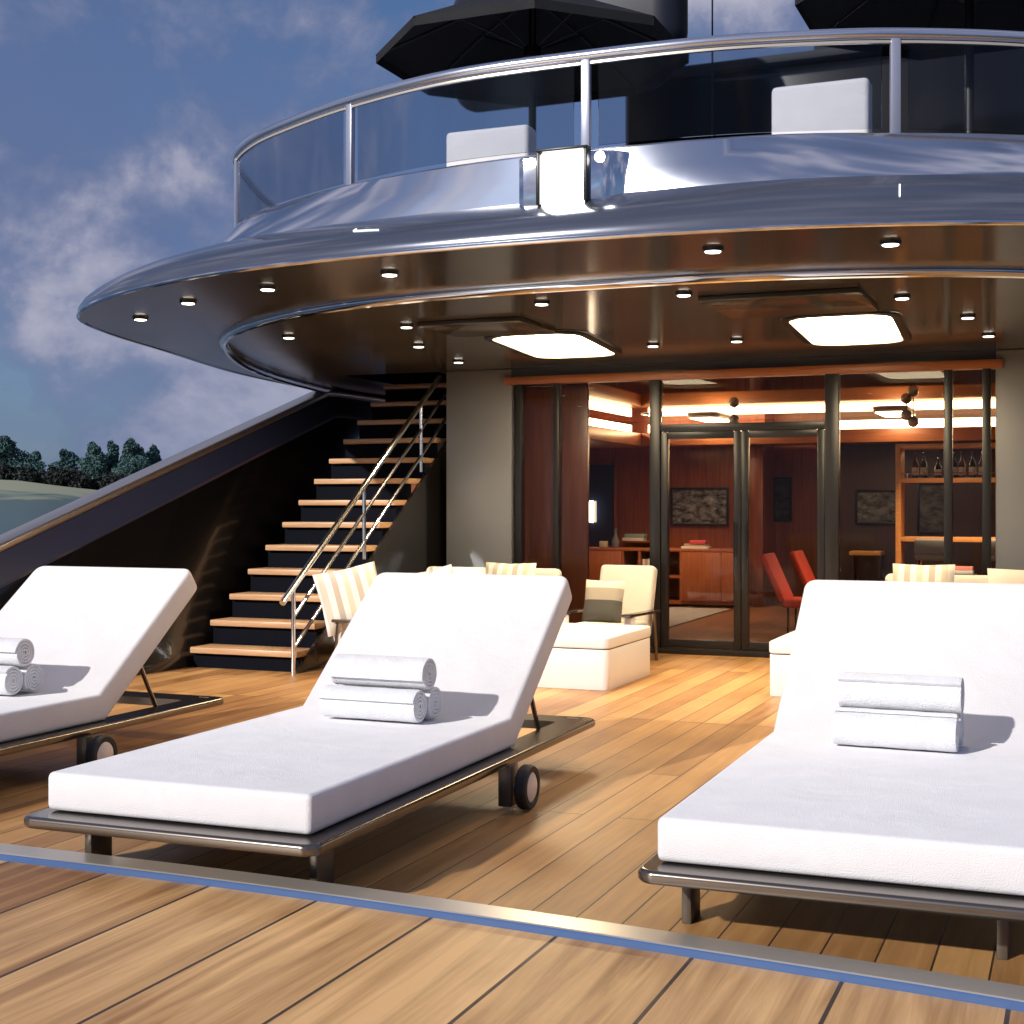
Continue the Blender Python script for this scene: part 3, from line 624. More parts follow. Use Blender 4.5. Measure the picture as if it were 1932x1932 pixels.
for y in (9.28, 10.415, 11.507):
    bm = B(); tube(bm, [(X, y, max(0, rz(y) - .62 - (.08 if y < 9.5 else 0))), (X, y, rz(y) - .01)], .016, 10); obj('post', bm, M['rail_steel'], hr, recalc=True)

# ================================================================== facade
FY = 11.9
for x0, x1, lb in ((-5.50, -4.84, 'grey pillar between the stairs and the glass front'), (-0.655, 0.15, 'grey pillar at the right edge of the glass front')):
    tag(obj('pillar', bx(x0, x1, FY - .02, FY + .5, 0, Z0 + .019, bev=.012), M['pillar']), lb, 'pillar', 'grey pillars beside the glass front')
tag(obj('side_wall', bx(.152, 3.4, FY + .1, FY + .2, 0, Z0 + .019), M['black_lacquer']), 'dark wall right of the grey pillar', 'wall')
fc = thing('facade', 'dark framed glass front with double doors under a wooden beam', 'glass front', (-2.7, FY, 0))
obj('header_beam', bx(-4.90, -.60, FY - .06, FY + .06, 2.392, 2.462, bev=.004), M['header'], fc)
obj('header_panel', bx(-4.838, -.657, FY - .01, FY + .05, 2.463, Z0 + .018), M['soffit'], fc)
for x0, x1 in ((-4.80, -4.735), (-4.425, -4.375), (-3.525, -3.43), (-2.005, -1.89), (-1.05, -.985), (-.755, -.69)):
    obj('mullion', bx(x0, x1, FY - .045, FY + .045, .052, 2.391, bev=.006), M['frame'], fc)
obj('transom', bx(-3.429, -2.006, FY - .04, FY + .04, 1.935, 2.0, bev=.005), M['frame'], fc)
obj('sill', bx(-4.838, -.657, FY - .055, FY + .055, 0.0, .05, bev=.005), M['frame'], fc)
for x0, x1 in ((-4.374, -3.526), (-1.889, -1.051), (-.984, -.756), (-4.734, -4.426)):
    obj('window_pane', bx(x0, x1, FY - .006, FY + .006, .051, 2.39), M['door_glass'], fc)
obj('window_pane', bx(-3.429, -2.006, FY - .006, FY + .006, 2.001, 2.39), M['door_glass'], fc)
for x0, x1, hx in ((-3.427, -2.719, -2.77), (-2.715, -2.008, -2.66)):
    bm = B(); box(bm, x0, x0 + .062, FY - .03, FY + .03, .055, 1.932, bev=.005); box(bm, x1 - .062, x1, FY - .03, FY + .03, .055, 1.932, bev=.005)
    box(bm, x0 + .0625, x1 - .0625, FY - .028, FY + .028, .055, .125, bev=.004); box(bm, x0 + .0625, x1 - .0625, FY - .028, FY + .028, 1.872, 1.932, bev=.004)
    d = obj('door', bm, M['frame'], fc)
    obj('glass', bx(x0 + .063, x1 - .063, FY - .005, FY + .005, .126, 1.871), M['door_glass'], d)
    bm = B(); tube(bm, [(hx, FY - .06, .85), (hx, FY - .06, 1.15)], .008, 8); obj('handle', bm, M['black_metal'], d, recalc=True)

# ================================================================== salon behind the glass
BY = 18.0
def shell(z0, z1):
    bm = B(); prism(bm, [(-5.5, FY + .07), (1.2, FY + .07), (1.2, BY + .7), (-6.6, BY + .7), (-6.6, 13.36), (-5.5, 13.36)], z0, z1); return bm
struct('salon_floor', shell(-.06, -.004), M['salon_floor'])
struct('salon_ceiling', shell(2.393, 2.45), M['salon_ceil'])
bm = B(); box(bm, -6.6, -3.81, BY, BY + .1, 0, 2.392); box(bm, -3.9, -2.8, BY + .6, BY + .7, 0, 2.392); box(bm, -3.9, -3.811, BY + .101, BY + .599, 0, 2.392); box(bm, -2.899, -2.81, BY + .101, BY + .599, 0, 2.392); struct('salon_back_wall', bm, M['mahogany'])
bm = B(); prism(bm, [(-5.56, FY + .52), (-5.505, FY + .52), (-5.505, 13.365), (-6.60, 13.365), (-6.60, BY + .1), (-6.66, BY + .1), (-6.66, 13.31), (-5.56, 13.31)], 0, 2.392); struct('salon_side_wall', bm, M['mahogany'])
struct('salon_dark_wall', bx(-2.9, 1.2, BY, BY + .1, 0, 2.392), M['dark_wall'])
struct('salon_right_wall', bx(1.2, 1.3, FY + .2, BY + .1, 0, 2.45), M['dark_wall'])
tag(obj('wood_column', bx(-3.97, -3.80, BY - .15, BY - .002, 0, 2.06, bev=.005), M['mahogany']), 'slim wooden column seen between the door panes at the back wall', 'column')
tag(obj('mahogany_panel', bx(-4.832, -4.19, 12.12, 12.17, 0, 2.392, bev=.004), M['shaded_mahogany']), 'tall mahogany wall panel right behind the left glass panes', 'wall panel')
cv = thing('ceiling_cove', 'glowing wooden light cove running round the salon ceiling', 'light cove', (-5, BY, 2.06))
obj('ledge', bx(-5.3, 1.19, BY - .55, BY - .002, 2.06, 2.22, bev=.006), M['header'], cv)
obj('ledge', bx(-6.59, -5.302, 13.4, BY - .002, 2.06, 2.22, bev=.006), M['header'], cv)
obj('light_strip', bx(-5.25, 1.18, BY - .40, BY - .37, 2.235, 2.335), M['strip'], cv)
obj('light_strip', bx(-5.5, -5.47, 13.5, BY - .42, 2.235, 2.335), M['strip'], cv)
tag(obj('rug', bx(-5.95, -4.05, 13.4, 17.1, -.003, .012, bev=.004), M['rug']), 'grey rug on the salon floor behind the glass door', 'rug')

# low cabinet
cb = thing('bookcase_cabinet', 'low mahogany cabinet with open book shelves against the back wall', 'cabinet', (-5.2, 17.6, 0))
CY = 17.4
def cx_(u): return at_y(u, 952, CY).x
xa, xb_, xc_, xd, xe, xf = -6.30, cx_(1172), cx_(1204), cx_(1282), cx_(1361), cx_(1389)
bm = B(); box(bm, xa, xf, CY, BY - .005, .70, .735, bev=.004); box(bm, xa, xf, CY + .01, BY - .005, .03, .07)
for x in (xa, xb_, xc_, xd, xf - .03): box(bm, x, x + .03, CY + .005, BY - .005, .071, .699)
box(bm, xb_ + .031, xd - .001, CY + .01, BY - .01, .36, .39); box(bm, xa + .03, xf - .03, BY - .03, BY - .006, .071, .699)
obj('carcass', bm, M['cabinet'], cb)
obj('door', bx(xa + .032, xb_ - .003, CY - .012, CY + .004, .075, .695, bev=.003), M['cabinet'], cb)
obj('door', bx(xd + .032, xe - .003, CY - .012, CY + .004, .075, .695, bev=.003), M['cabinet'], cb)
obj('door', bx(xe + .003, xf - .032, CY - .012, CY + .004, .075, .695, bev=.003), M['cabinet'], cb)
random.seed(11)
def books(x0, x1, z, label_fmt, cols):
    x = x0; i = 0
    names = ['first', 'second', 'third', 'fourth', 'fifth', 'sixth', 'seventh', 'eighth']
    while x < x1 and i < 8:
        w = random.uniform(.022, .04); h = random.uniform(.17, .235); c = cols[i % len(cols)]
        o = obj('book', bx(x, x + w - .003, CY + .06, CY + .24, z, z + h, bev=.002), M[c[0]])
        tag(o, label_fmt % (c[1], names[i]), 'book', 'books in the salon'); x += w; i += 1
books(xc_ + .04, xc_ + .25, .391, '%s book, %s from left on the upper cabinet shelf', [('paper_w', 'pale'), ('paper_b', 'beige'), ('paper_w', 'pale'), ('paper_g', 'green'), ('paper_w', 'pale'), ('paper_r', 'red')])
books(xc_ + .05, xc_ + .24, .071, '%s book, %s from left on the lower cabinet shelf', [('paper_b', 'beige'), ('paper_w', 'pale'), ('paper_b', 'beige'), ('paper_d', 'dark')])
def flat_book(u0, u1, Y, z, h, c, label, d=.16):
    a, b_ = at_y(u0, 952, Y).x, at_y(u1, 952, Y).x
    tag(obj('book', bx(a, b_, Y, Y + d, z, z + h, bev=.002), M[c]), label, 'book', 'books in the salon')
flat_book(1285, 1336, CY + .08, .736, .03, 'paper_w', 'pale book lying lowest in the stack on the cabinet')
flat_book(1290, 1332, CY + .08, .767, .03, 'paper_b', 'beige book in the middle of the stack on the cabinet')
flat_book(1301, 1331, CY + .07, .798, .045, 'paper_r', 'red book lying on top of the stack on the cabinet')
tag(obj('wall_shelf', bx(cx_(1170), cx_(1222), BY - .25, BY - .003, .80, .82, bev=.002), M['mahogany']), 'short wooden wall shelf above the low cabinet', 'shelf')
flat_book(1174, 1214, BY - .24, .821, .04, 'paper_w', 'white book lying on the short wall shelf')
flat_book(1178, 1215, BY - .24, .862, .05, 'paper_g', 'green and white book on top of the wall shelf pile')
bm = B(); px_ = cx_(1150); lathe(bm, [(.035, .736), (.05, .76), (.052, .82), (.02, .90), (.018, .96), (.03, .985), (0, .985)], 16, (px_, CY + .25, 0)); tag(obj('decanter', bm, mat('grey_glass', (0.22, 0.22, 0.24), 0.08, 0.3)), 'grey glass decanter on the left end of the cabinet', 'decanter')
bm = B(); box(bm, cx_(1128), cx_(1140), CY + .05, CY + .17, .736, .82, bev=.008); tag(obj('small_box', bm, M['paper_b']), 'small beige box left of the decanter on the cabinet', 'box')
bm = B(); box(bm, at_y(1113, 952, BY).x, at_y(1158, 952, BY).x, BY - .02, BY - .003, .76, 1.84); wd = thing('salon_window', 'dark blue night window in the far left corner of the salon', 'window', (-6.0, BY, .8)); obj('pane', bm, mat('night_glass', (0.008, 0.015, 0.04), 0.05, coat=.5), wd)
bm = B(); xw = at_y(1160, 952, BY).x; box(bm, xw, xw + .03, BY - .03, BY - .003, .74, 1.88); box(bm, -6.55, xw, BY - .03, BY - .003, 1.842, 1.88); obj('window_frame', bm, M['mahogany'], wd)
p = at_y(1116, 965, BY - .1); tag(obj('wall_lamp', bx(p.x - .035, p.x + .02, BY - .1, BY - .06, 1.06, 1.35, bev=.008), M['salon_lamp']), 'slim lit wall lamp in the far left corner of the salon', 'wall lamp')

# pictures: plain abstract grey prints
def picture(u0, v0, u1, v1, Y, label, bright, seed):
    a, b_ = at_y(u0, v0, Y), at_y(u1, v1, Y)
    t = thing('picture', label, 'picture', ((a.x + b_.x) / 2, Y, b_.z), 'framed grey pictures in the salon')
    m = bpy.data.materials.new('grey_print'); m.use_nodes = True; nt = m.node_tree; N, L = nt.nodes, nt.links; bs = N['Principled BSDF']
    tcn = N.new('ShaderNodeTexCoord'); mpn = N.new('ShaderNodeMapping'); mpn.inputs['Location'].default_value = (seed, seed * 2, 0); mpn.inputs['Scale'].default_value = (5, 5, 9); L.new(tcn.outputs['Object'], mpn.inputs[0])
    n = N.new('ShaderNodeTexNoise'); n.inputs['Scale'].default_value = 1.6; n.inputs['Detail'].default_value = 9; n.inputs['Roughness'].default_value = .68; n.inputs['Distortion'].default_value = .4; L.new(mpn.outputs[0], n.inputs['Vector'])
    r = N.new('ShaderNodeValToRGB'); r.color_ramp.elements[0].position = .40; r.color_ramp.elements[1].position = .74
    r.color_ramp.elements[0].color = (.01, .01, .01, 1); r.color_ramp.elements[1].color = (bright, bright * .97, bright * .9, 1); L.new(n.outputs['Fac'], r.inputs[0]); L.new(r.outputs[0], bs.inputs['Base Color'])
    obj('canvas', bx(a.x, b_.x, Y - .012, Y - .001, b_.z, a.z), m, t)
    bm = B(); f = .03
    box(bm, a.x - f, a.x - .001, Y - .03, Y - .001, b_.z - f, a.z + f, bev=.003); box(bm, b_.x + .001, b_.x + f, Y - .03, Y - .001, b_.z - f, a.z + f, bev=.003)
    box(bm, a.x, b_.x, Y - .03, Y - .001, b_.z - f, b_.z - .001, bev=.003); box(bm, a.x, b_.x, Y - .03, Y - .001, a.z + .001, a.z + f, bev=.003); obj('picture_frame', bm, M['black_metal'], t)
picture(1270, 924, 1371, 988, BY, 'bright grey picture on the wall above the low cabinet', .45, 1.0)
picture(1618, 928, 1698, 986, BY, 'dim grey picture left of the honey wood bar shelf', .20, 4.0)
picture(1735, 915, 1790, 1003, BY, 'dim upright picture behind the honey wood bar shelf', .14, 7.0)
picture(1462, 905, 1490, 980, BY + .6, 'dark narrow picture in the dark recess behind the right door', .08, 9.0)

def fill_spot(x, y, label):  # fill lights added to brighten the bar shelf and cabinet
    t = thing('fill_downlight', label, 'downlight', (x, y, 2.393), 'small downlights added to light the salon')
    bm = B(); lathe(bm, [(.03, -.012), (.045, -.014), (.05, -.008), (.05, 0)], 20); obj('housing', bm, M['lamp_rim'], t, world=False)
    bm = B(); lathe(bm, [(0, -.016), (.03, -.0155)], 20); obj('lens', bm, M['lens'], t, world=False)
    ld = bpy.data.lights.new('fill_bulb', 'SPOT'); ld.energy = 230; ld.spot_size = R(115); ld.spot_blend = .7; ld.color = (1.0, .66, .38); ld.shadow_soft_size = .04
    lo = bpy.data.objects.new('bulb', ld); col.objects.link(lo); lo.parent = t; lo.location = (0, 0, -.03)
fill_spot(-1.25, 14.5, 'added fill downlight in front of the left end of the bar shelf'); fill_spot(-.2, 14.5, 'added fill downlight in front of the right part of the bar shelf')
fill_spot(-4.9, 16.3, 'added fill downlight in front of the low cabinet')
# bar shelf, bottles, stools
bs_ = thing('bar_shelf', 'honey wood bar shelf frame on the right side of the salon', 'bar shelf', (-1, 15.5, 0))
SY = 15.5
bm = B()
for x in (-1.87, .5): box(bm, x, x + .055, SY, SY + .35, -.004, 1.95, bev=.003)
obj('post_frame', bm, M['honey'], bs_)
for z0, z1 in ((1.90, 1.95), (1.535, 1.585), (.905, .955)): obj('shelf', bx(-1.814, .499, SY + .002, SY + .348, z0, z1 - .001, bev=.003), M['honey'], bs_)
bm = B(); tube(bm, [(-1.81, SY + .03, 1.635), (.49, SY + .03, 1.635)], .006, 6)
for x in (-1.75, -1.3, -.85, -.4): tube(bm, [(x, SY + .03, 1.584), (x, SY + .03, 1.635)], .006, 6)
obj('guard_rail', bm, M['chrome'], bs_, recalc=True)
bl = [(1727, 'amber', 'amber bottle with pale label, leftmost on the bar shelf'), (1743, 'dark', 'dark bottle, second from left on the bar shelf'), (1770, 'low', 'low dark decanter bottle, third on the bar shelf'), (1800, 'dark', 'dark bottle half behind the first mullion on the bar shelf'), (1815, 'amber', 'amber bottle just right of the first mullion on the bar shelf'), (1835, 'dark', 'slim dark bottle between the two right mullions'), (1853, 'amber', 'amber bottle left of the rightmost mullion on the bar shelf')]
for u, kind, lb in bl:
    x = at_y(u, 900, SY + .15).x; t = thing('bottle', lb, 'bottle', (x, SY + .15, 1.584), 'bottles on the bar shelf')
    k = .8 if kind == 'low' else 1.0
    bm = B(); lathe(bm, [(.032, .0), (.036, .006), (.036, .15 * k), (.013, .20 * k), (.012, .265 * k), (.014, .27 * k), (0, .275 * k)], 14); obj('bottle_body', bm, M['dark_bottle'] if kind != 'amber' else M['bottle_glass'], t, world=False)
    bm = B(); lathe(bm, [(.0366, .03), (.0368, .03), (.0368, .115 * k), (.0366, .115 * k)], 14); obj('bottle_label', bm, M['label'], t, world=False)
def stool(x, y, label):
    t = thing('bar_stool', label, 'bar stool', (x, y, 0), 'grey bar stools in the salon')
    bm = B(); box(bm, -.17, .17, -.17, .17, .74, .82, bev=.035, seg=3); obj('seat', bm, M['grey_fabric'], t, world=False)
    bm = B(); box(bm, -.17, .17, -.19, -.13, .80, .96, bev=.028, seg=3); obj('backrest', bm, M['grey_fabric'], t, world=False)
    for sx in (-1, 1):
        for sy in (-1, 1):
            bm = B(); tube(bm, [(sx * .13, sy * .13, .75), (sx * .19, sy * .19, -.003)], .011, 8); obj('leg', bm, M['chrome'], t, world=False, recalc=True)
stool(-1.40, 14.7, 'grey bar stool left of the first right mullion'); stool(-.74, 14.7, 'grey bar stool half hidden behind the rightmost mullion')
def lounge_chair(x, y, label):
    t = thing('lounge_chair', label, 'armchair', (x, y, 0), 'red lounge chairs in the salon')
    bm = B(); t2 = bmesh.new(); box(t2, -.03, .03, -.25, .25, 0, .50, bev=.02, seg=3); merge(bm, t2, Matrix.Translation((-.02, 0, .35)) @ Matrix.Rotation(R(-24), 4, 'Y')); obj('backrest', bm, M['red'], t, world=False)
    bm = B(); box(bm, -.02, .48, -.25, .25, .29, .37, bev=.025, seg=3); obj('seat', bm, M['red'], t, world=False)
    for sx in (.03, .43):
        for sy in (-.2, .2):
            bm = B(); tube(bm, [(sx, sy, .3), (sx, sy, -.003)], .012, 8); obj('leg', bm, M['black_metal'], t, world=False, recalc=True)
lounge_chair(-2.72, 14.0, 'red lounge chair with slanted back, left of the pair'); lounge_chair(-2.60, 14.9, 'red lounge chair with slanted back, right of the pair')
tl = thing('floor_lamp', 'small white dome lamp beside the red lounge chairs', 'lamp', (-2.3, 14.6, 0))
p = at_y(1556, 1066, 14.6); bm = B(); lathe(bm, [(.11, p.z - .05), (.10, p.z), (.06, p.z + .06), (0, p.z + .07)], 18, (p.x + .05, 14.6, 0)); obj('lamp_shade', bm, mat('white_shade', (.8, .78, .72), .5, emit=(1, .85, .65), estr=1.2), tl)
bm = B(); tube(bm, [(p.x + .05, 14.6, -.003), (p.x + .05, 14.6, p.z + .06)], .009, 8); obj('stand', bm, M['black_metal'], tl, recalc=True)
ct = thing('console_table', 'narrow honey wood console against the dark back wall', 'table', (-2.5, 17.7, 0))
a, b_ = at_y(1602, 1040, 17.6), at_y(1662, 1040, 17.6); obj('table_top', bx(a.x, b_.x, 17.6, 17.95, a.z - .05, a.z, bev=.004), M['honey'], ct)
for x in (a.x + .03, b_.x - .03): obj('leg', bx(x - .02, x + .02, 17.65, 17.9, -.003, a.z - .051), M['dark_wall'], ct)
for u, v, lb in ((1385, 792, 'grey ball spotlight above the door transom'), (1710, 783, 'grey ball spotlight, upper of the pair over the bar'), (1723, 796, 'grey ball spotlight, lower of the pair over the bar')):
    p = at_y(u, v, 16.2); t = thing('ball_spotlight', lb, 'spotlight', (p.x, p.y, p.z), 'ball spotlights in the salon')
    bm = B(); bmesh.ops.create_uvsphere(bm, u_segments=18, v_segments=12, radius=.062); obj('ball', bm, M['grey_fabric'] if False else mat('grey_metal_ball', (.55, .54, .52), .45, .3), t, world=False)
    bm = B(); tube(bm, [(0, 0, .045), (0, 0, 2.392 - p.z)], .008, 8); obj('stem', bm, M['black_metal'], t, world=False, recalc=True)
for u, v, lb in ((1342, 787, 'flat lit ceiling lamp seen through the door transom'), (1688, 776, 'flat lit ceiling lamp over the bar stools')):
    p = at_z(u, v, 2.39); t = thing('salon_ceiling_lamp', lb, 'ceiling lamp', (p.x, p.y, 2.39), 'flat salon ceiling lamps')
    bm = B(); prism(bm, rrect(p.x - .2, p.x + .2, p.y - .5, p.y + .5, .12), 2.36, 2.392, bev=.008); obj('housing', bm, M['lamp_rim'], t)
    bm = B(); prism(bm, rrect(p.x - .17, p.x + .17, p.y - .47, p.y + .47, .1), 2.352, 2.359); obj('diffuser', bm, M['salon_lamp'], t)

# ================================================================== loungers
def make_lounger():
    t = thing('sun_lounger', '', 'sun lounger', (0, 0, 0), 'white sun loungers on the aft deck')
    th_ = R(37.5); c, s_ = math.cos(th_), math.sin(th_); Ls, Lb, T, W_ = 1.77, .98, .135, 1.06
    z0, z1 = .226, .361
    prof = [(0, z0), (0, z1), (Ls, z1), (Ls + Lb * c, z1 + Lb * s_), (Ls + Lb * c + T * s_, z1 + Lb * s_ - T * c), (Ls + T * math.tan(th_ / 2), z0)]
    bm = B(); a = [bm.verts.new((0, y, z)) for y, z in prof]; d = [bm.verts.new((W_, y, z)) for y, z in prof]; n = len(prof)
    bm.faces.new(a); bm.faces.new(d[::-1])
    for i in range(n): bm.faces.new((a[i], d[i], d[(i + 1) % n], a[(i + 1) % n]))
    bmesh.ops.recalc_face_normals(bm, faces=bm.faces[:])
    ce = [e for e in bm.edges if {round(q.co.z, 3) for q in e.verts} == {round(z1 + Lb * s_, 3), round(z1 + Lb * s_ - T * c, 3)}]
    bmesh.ops.bevel(bm, geom=ce, offset=.055, segments=4, profile=.5, affect='EDGES')
    ge = [e for e in bm.edges if len(e.link_faces) == 2 and e.calc_face_angle() > R(48)]
    bmesh.ops.bevel(bm, geom=ge, offset=.022, segments=4, profile=.5, affect='EDGES')
    obj('mattress', bm, M['white_fabric'], t, world=False, smooth=50)
    # frame: rounded ring with a wide rear bar
    x0, x1, y0, y1 = -.04, W_ + .07, -.10, 2.78; zc = .203
    bm = B(); outr = rrect(x0, x1, y0, y1, .055, 6); inr = rrect(.10, W_ - .08, 1.90, 2.58, .03, 6)
    lay = [(outr, -.021), ] ; rows_ = []
    def grow(P, d, z):
        cxp, cyp = (x0 + x1) / 2, (y0 + y1) / 2
        return [Vector((p[0] - d * (1 if p[0] > cxp else -1), p[1] - d * (1 if p[1] > cyp else -1), zc + z)) for p in P]
    V_ = loft(bm, [grow(outr, .016, -.0215), grow(outr, .005, -.018), grow(outr, 0, -.009), grow(outr, 0, .0045)] + [grow(outr, .013 * (1 - math.cos(R(a))), .0045 + .016 * math.sin(R(a))) for a in (18, 36, 54, 72, 90)], True)
    bm_i = [Vector((p[0], p[1], zc + .0205)) for p in inr]; 
    for z, ring in ((.0205, grow(outr, .013, .0205)), (-.0215, grow(outr, .016, -.0215))):
        holed(bm, [(q.x, q.y) for q in ring], [inr], zc + z)
    loft(bm, [[Vector((p[0], p[1], zc - .0215)) for p in inr], [Vector((p[0], p[1], zc + .0205)) for p in inr]], True)
    bmesh.ops.remove_doubles(bm, verts=bm.verts[:], dist=2e-4)
    fr_ = obj('frame', bm, M['lframe'], t, world=False, recalc=True, smooth=40); wnm = fr_.modifiers.new('weighted_normal', 'WEIGHTED_NORMAL'); wnm.keep_sharp = True; wnm.weight = 100
    for xx in (.05, W_ - .085):
        bm = B(); box(bm, xx - .015, xx + .015, .165, .285, -.0, .183, bev=.003); obj('leg', bm, M['leg'], t, world=False)
    for sx, xx in ((-1, -.01), (1, W_ + .045)):
        bm = B(); box(bm, xx - .03, xx + .03, 1.57, 1.66, .012, .186, bev=.004); obj('leg', bm, M['leg'], t, world=False)
        wx = xx + sx * .088
        bm = B(); lathe(bm, [(.060, -.012), (.066, -.026), (.088, -.026), (.095, -.016), (.095, .016), (.088, .026), (.066, .026), (.060, .012)], 36, caps=False); mt = Matrix.Translation((wx, 1.61, .096)) @ Matrix.Rotation(R(90), 4, 'Y'); bmesh.ops.transform(bm, matrix=mt, verts=bm.verts[:]); w = obj('wheel', bm, M['rubber'], t, world=False)
        bm = B(); lathe(bm, [(0, -.027), (.052, -.027), (.0645, -.020), (.0645, .020), (.052, .027), (0, .027)], 30); bmesh.ops.transform(bm, matrix=mt, verts=bm.verts[:]); tube(bm, [(xx, 1.61, .096), (wx, 1.61, .096)], .012, 8); obj('hub', bm, M['hub'], w, world=False)
    for xx in (.085, W_ - .085):
        yb = Ls + .45 * c; zb = z1 + .45 * s_ - T / c + .01
        bm = B(); tube(bm, [(xx, 2.34, .205), (xx, yb + .04, zb + .03)], .012, 8); obj('back_support', bm, M['lframe'], t, world=False, recalc=True)
    obj('maker_mark', bx(W_ - .07, W_ - .01, y1 - .075, y1 - .066, zc + .0208, zc + .0216), M['label'], t, world=False)
    return t
def towel_mesh(length, turns=4.2, r1=.077):
    bm = B(); r0 = .010; n = int(turns * 26); pts_o, pts_i = [], []; pitch = (r1 - r0) / turns
    th_ = pitch * .80
    for k in range(n + 1):
        a = 2 * math.pi * turns * k / n; r = r0 + (r1 - r0) * k / n; pts_o.append((r * math.cos(a), r * math.sin(a))); ri = max(.002, r - th_); pts_i.append((ri * math.cos(a), ri * math.sin(a)))
    prof = pts_o + pts_i[::-1]
    xs = [0, .006, .02] + [length * q / 8 for q in range(1, 8)] + [length - .02, length - .006, length]
    random.seed(5); rows = []
    for i, x in enumerate(xs):
        k = .97 if i in (0, len(xs) - 1) else 1 + .012 * math.sin(i * 2.1)
        rows.append([Vector((x, p[0] * k, p[1] * k)) for p in prof])
    V = loft(bm, rows, True)
    m = n + 1
    for V_, fl_ in ((V[0], 1), (V[-1], 0)):
        for k in range(n):
            q = (V_[k], V_[k + 1], V_[2 * m - 2 - k], V_[2 * m - 1 - k]); bm.faces.new(q if fl_ else q[::-1])
    bmesh.ops.recalc_face_normals(bm, faces=bm.faces[:])
    me = bpy.data.meshes.new('rolled_towel'); bm.to_mesh(me); bm.free(); me.materials.append(M['towel']); me.shade_smooth(); me.set_sharp_from_angle(angle=R(40)); return me
TM = towel_mesh(.46)
LOC = [(-5.57, 3.905, 0), (-3.375, 3.95, R(.6)), (-1.19, 4.07, R(0.4))]
LAB = ['white sun lounger cut off by the left edge of the photo', 'white sun lounger in the center with its full length in view', 'white sun lounger in the right foreground, nearest and cut off by the edge']
TL = ['left', 'center', 'right']
proto = make_lounger()
for i, ((x, y, a), lb) in enumerate(zip(LOC, LAB)):
    if len((x, y, a)) and i == 0: a = 0
    o = proto if i == 0 else copy_tree(proto)
    o.location = (x, y, 0); o.rotation_euler = (0, 0, a); o['label'] = lb
    tr = [R(1), R(-1), R(-2)][i]; ox, oy = [(.27, 1.52), (.295, 1.455), (.29, 1.475)][i]
    ca, sa = math.cos(tr), math.sin(tr)
    for k, (dy, dz, nm) in enumerate([(0, 0, 'front bottom'), (.152, 0, 'rear bottom'), (.074, .131, 'top')]):
        w = bpy.data.objects.new('rolled_towel', TM); col.objects.link(w)
        w.location = (x + ox - sa * dy + (.01 if k == 2 else 0), y + oy + ca * dy, .361 + .075 + dz); w.rotation_euler = (R([65, 40, 100][k]), 0, tr)
        w.rotation_euler = (Matrix.Rotation(tr, 3, 'Z') @ Matrix.Rotation(R([65, 150, 100][k] + [0, 24, -35][i]), 3, 'X')).to_euler()
        tag(w, '%s rolled white towel of the stack on the %s lounger' % (nm, TL[i]), 'towel', 'rolled white towels')

# ================================================================== terrace furniture
def pillow(w, h, d, n=14):
    bm = B(); G = {}
    for side in (1, -1):
        for i in range(n + 1):
            for j in range(n + 1):
                x, y = -1 + 2 * i / n, -1 + 2 * j / n
                t = ((1 - x ** 4) * (1 - y ** 4)) ** .6; pin = 1 - .07 * (1 - abs(x * y))
                G[side, i, j] = bm.verts.new((x * w / 2 * (1 - .06 * (1 - y * y) * 0 - .05 * (1 - abs(y)) * abs(x)), y * h / 2 * (1 - .05 * (1 - abs(x)) * abs(y)), side * d / 2 * t))
        for i in range(n):
            for j in range(n):
                q = [G[side, i, j], G[side, i + 1, j], G[side, i + 1, j + 1], G[side, i, j + 1]]; bm.faces.new(q if side > 0 else q[::-1])
    bmesh.ops.remove_doubles(bm, verts=bm.verts[:], dist=1e-5); return bm
def cushion(label, m, w, h, d, mtx, group='scatter cushions on the terrace seats'):
    o = obj('cushion', pillow(w, h, d), m, smooth=60); o.matrix_world = mtx; tag(o, label, 'cushion', group); return o

def coffee_table(x0, x1, y0, y1, label):
    t = thing('coffee_table', label, 'coffee table', ((x0 + x1) / 2, (y0 + y1) / 2, 0), 'white box coffee tables')
    bm = B(); prism(bm, rrect(x0 + .004, x1 - .004, y0 + .004, y1 - .004, .05), 0.0, .283, bev=.004); obj('body', bm, M['white_box'], t)
    bm = B(); prism(bm, rrect(x0, x1, y0, y1, .05), .289, .372, bev=.014, seg=3); obj('table_top', bm, M['white_box'], t)
    bm = B(); prism(bm, rrect(x0 + .012, x1 - .012, y0 + .012, y1 - .012, .045), .2832, .2888); obj('shadow_gap', bm, M['black_metal'], t)
coffee_table(-4.05, -3.065, 9.32, 10.38, 'white box coffee table behind the center lounger')
coffee_table(-1.985, -1.0, 9.48, 10.5, 'white box coffee table behind the right lounger')

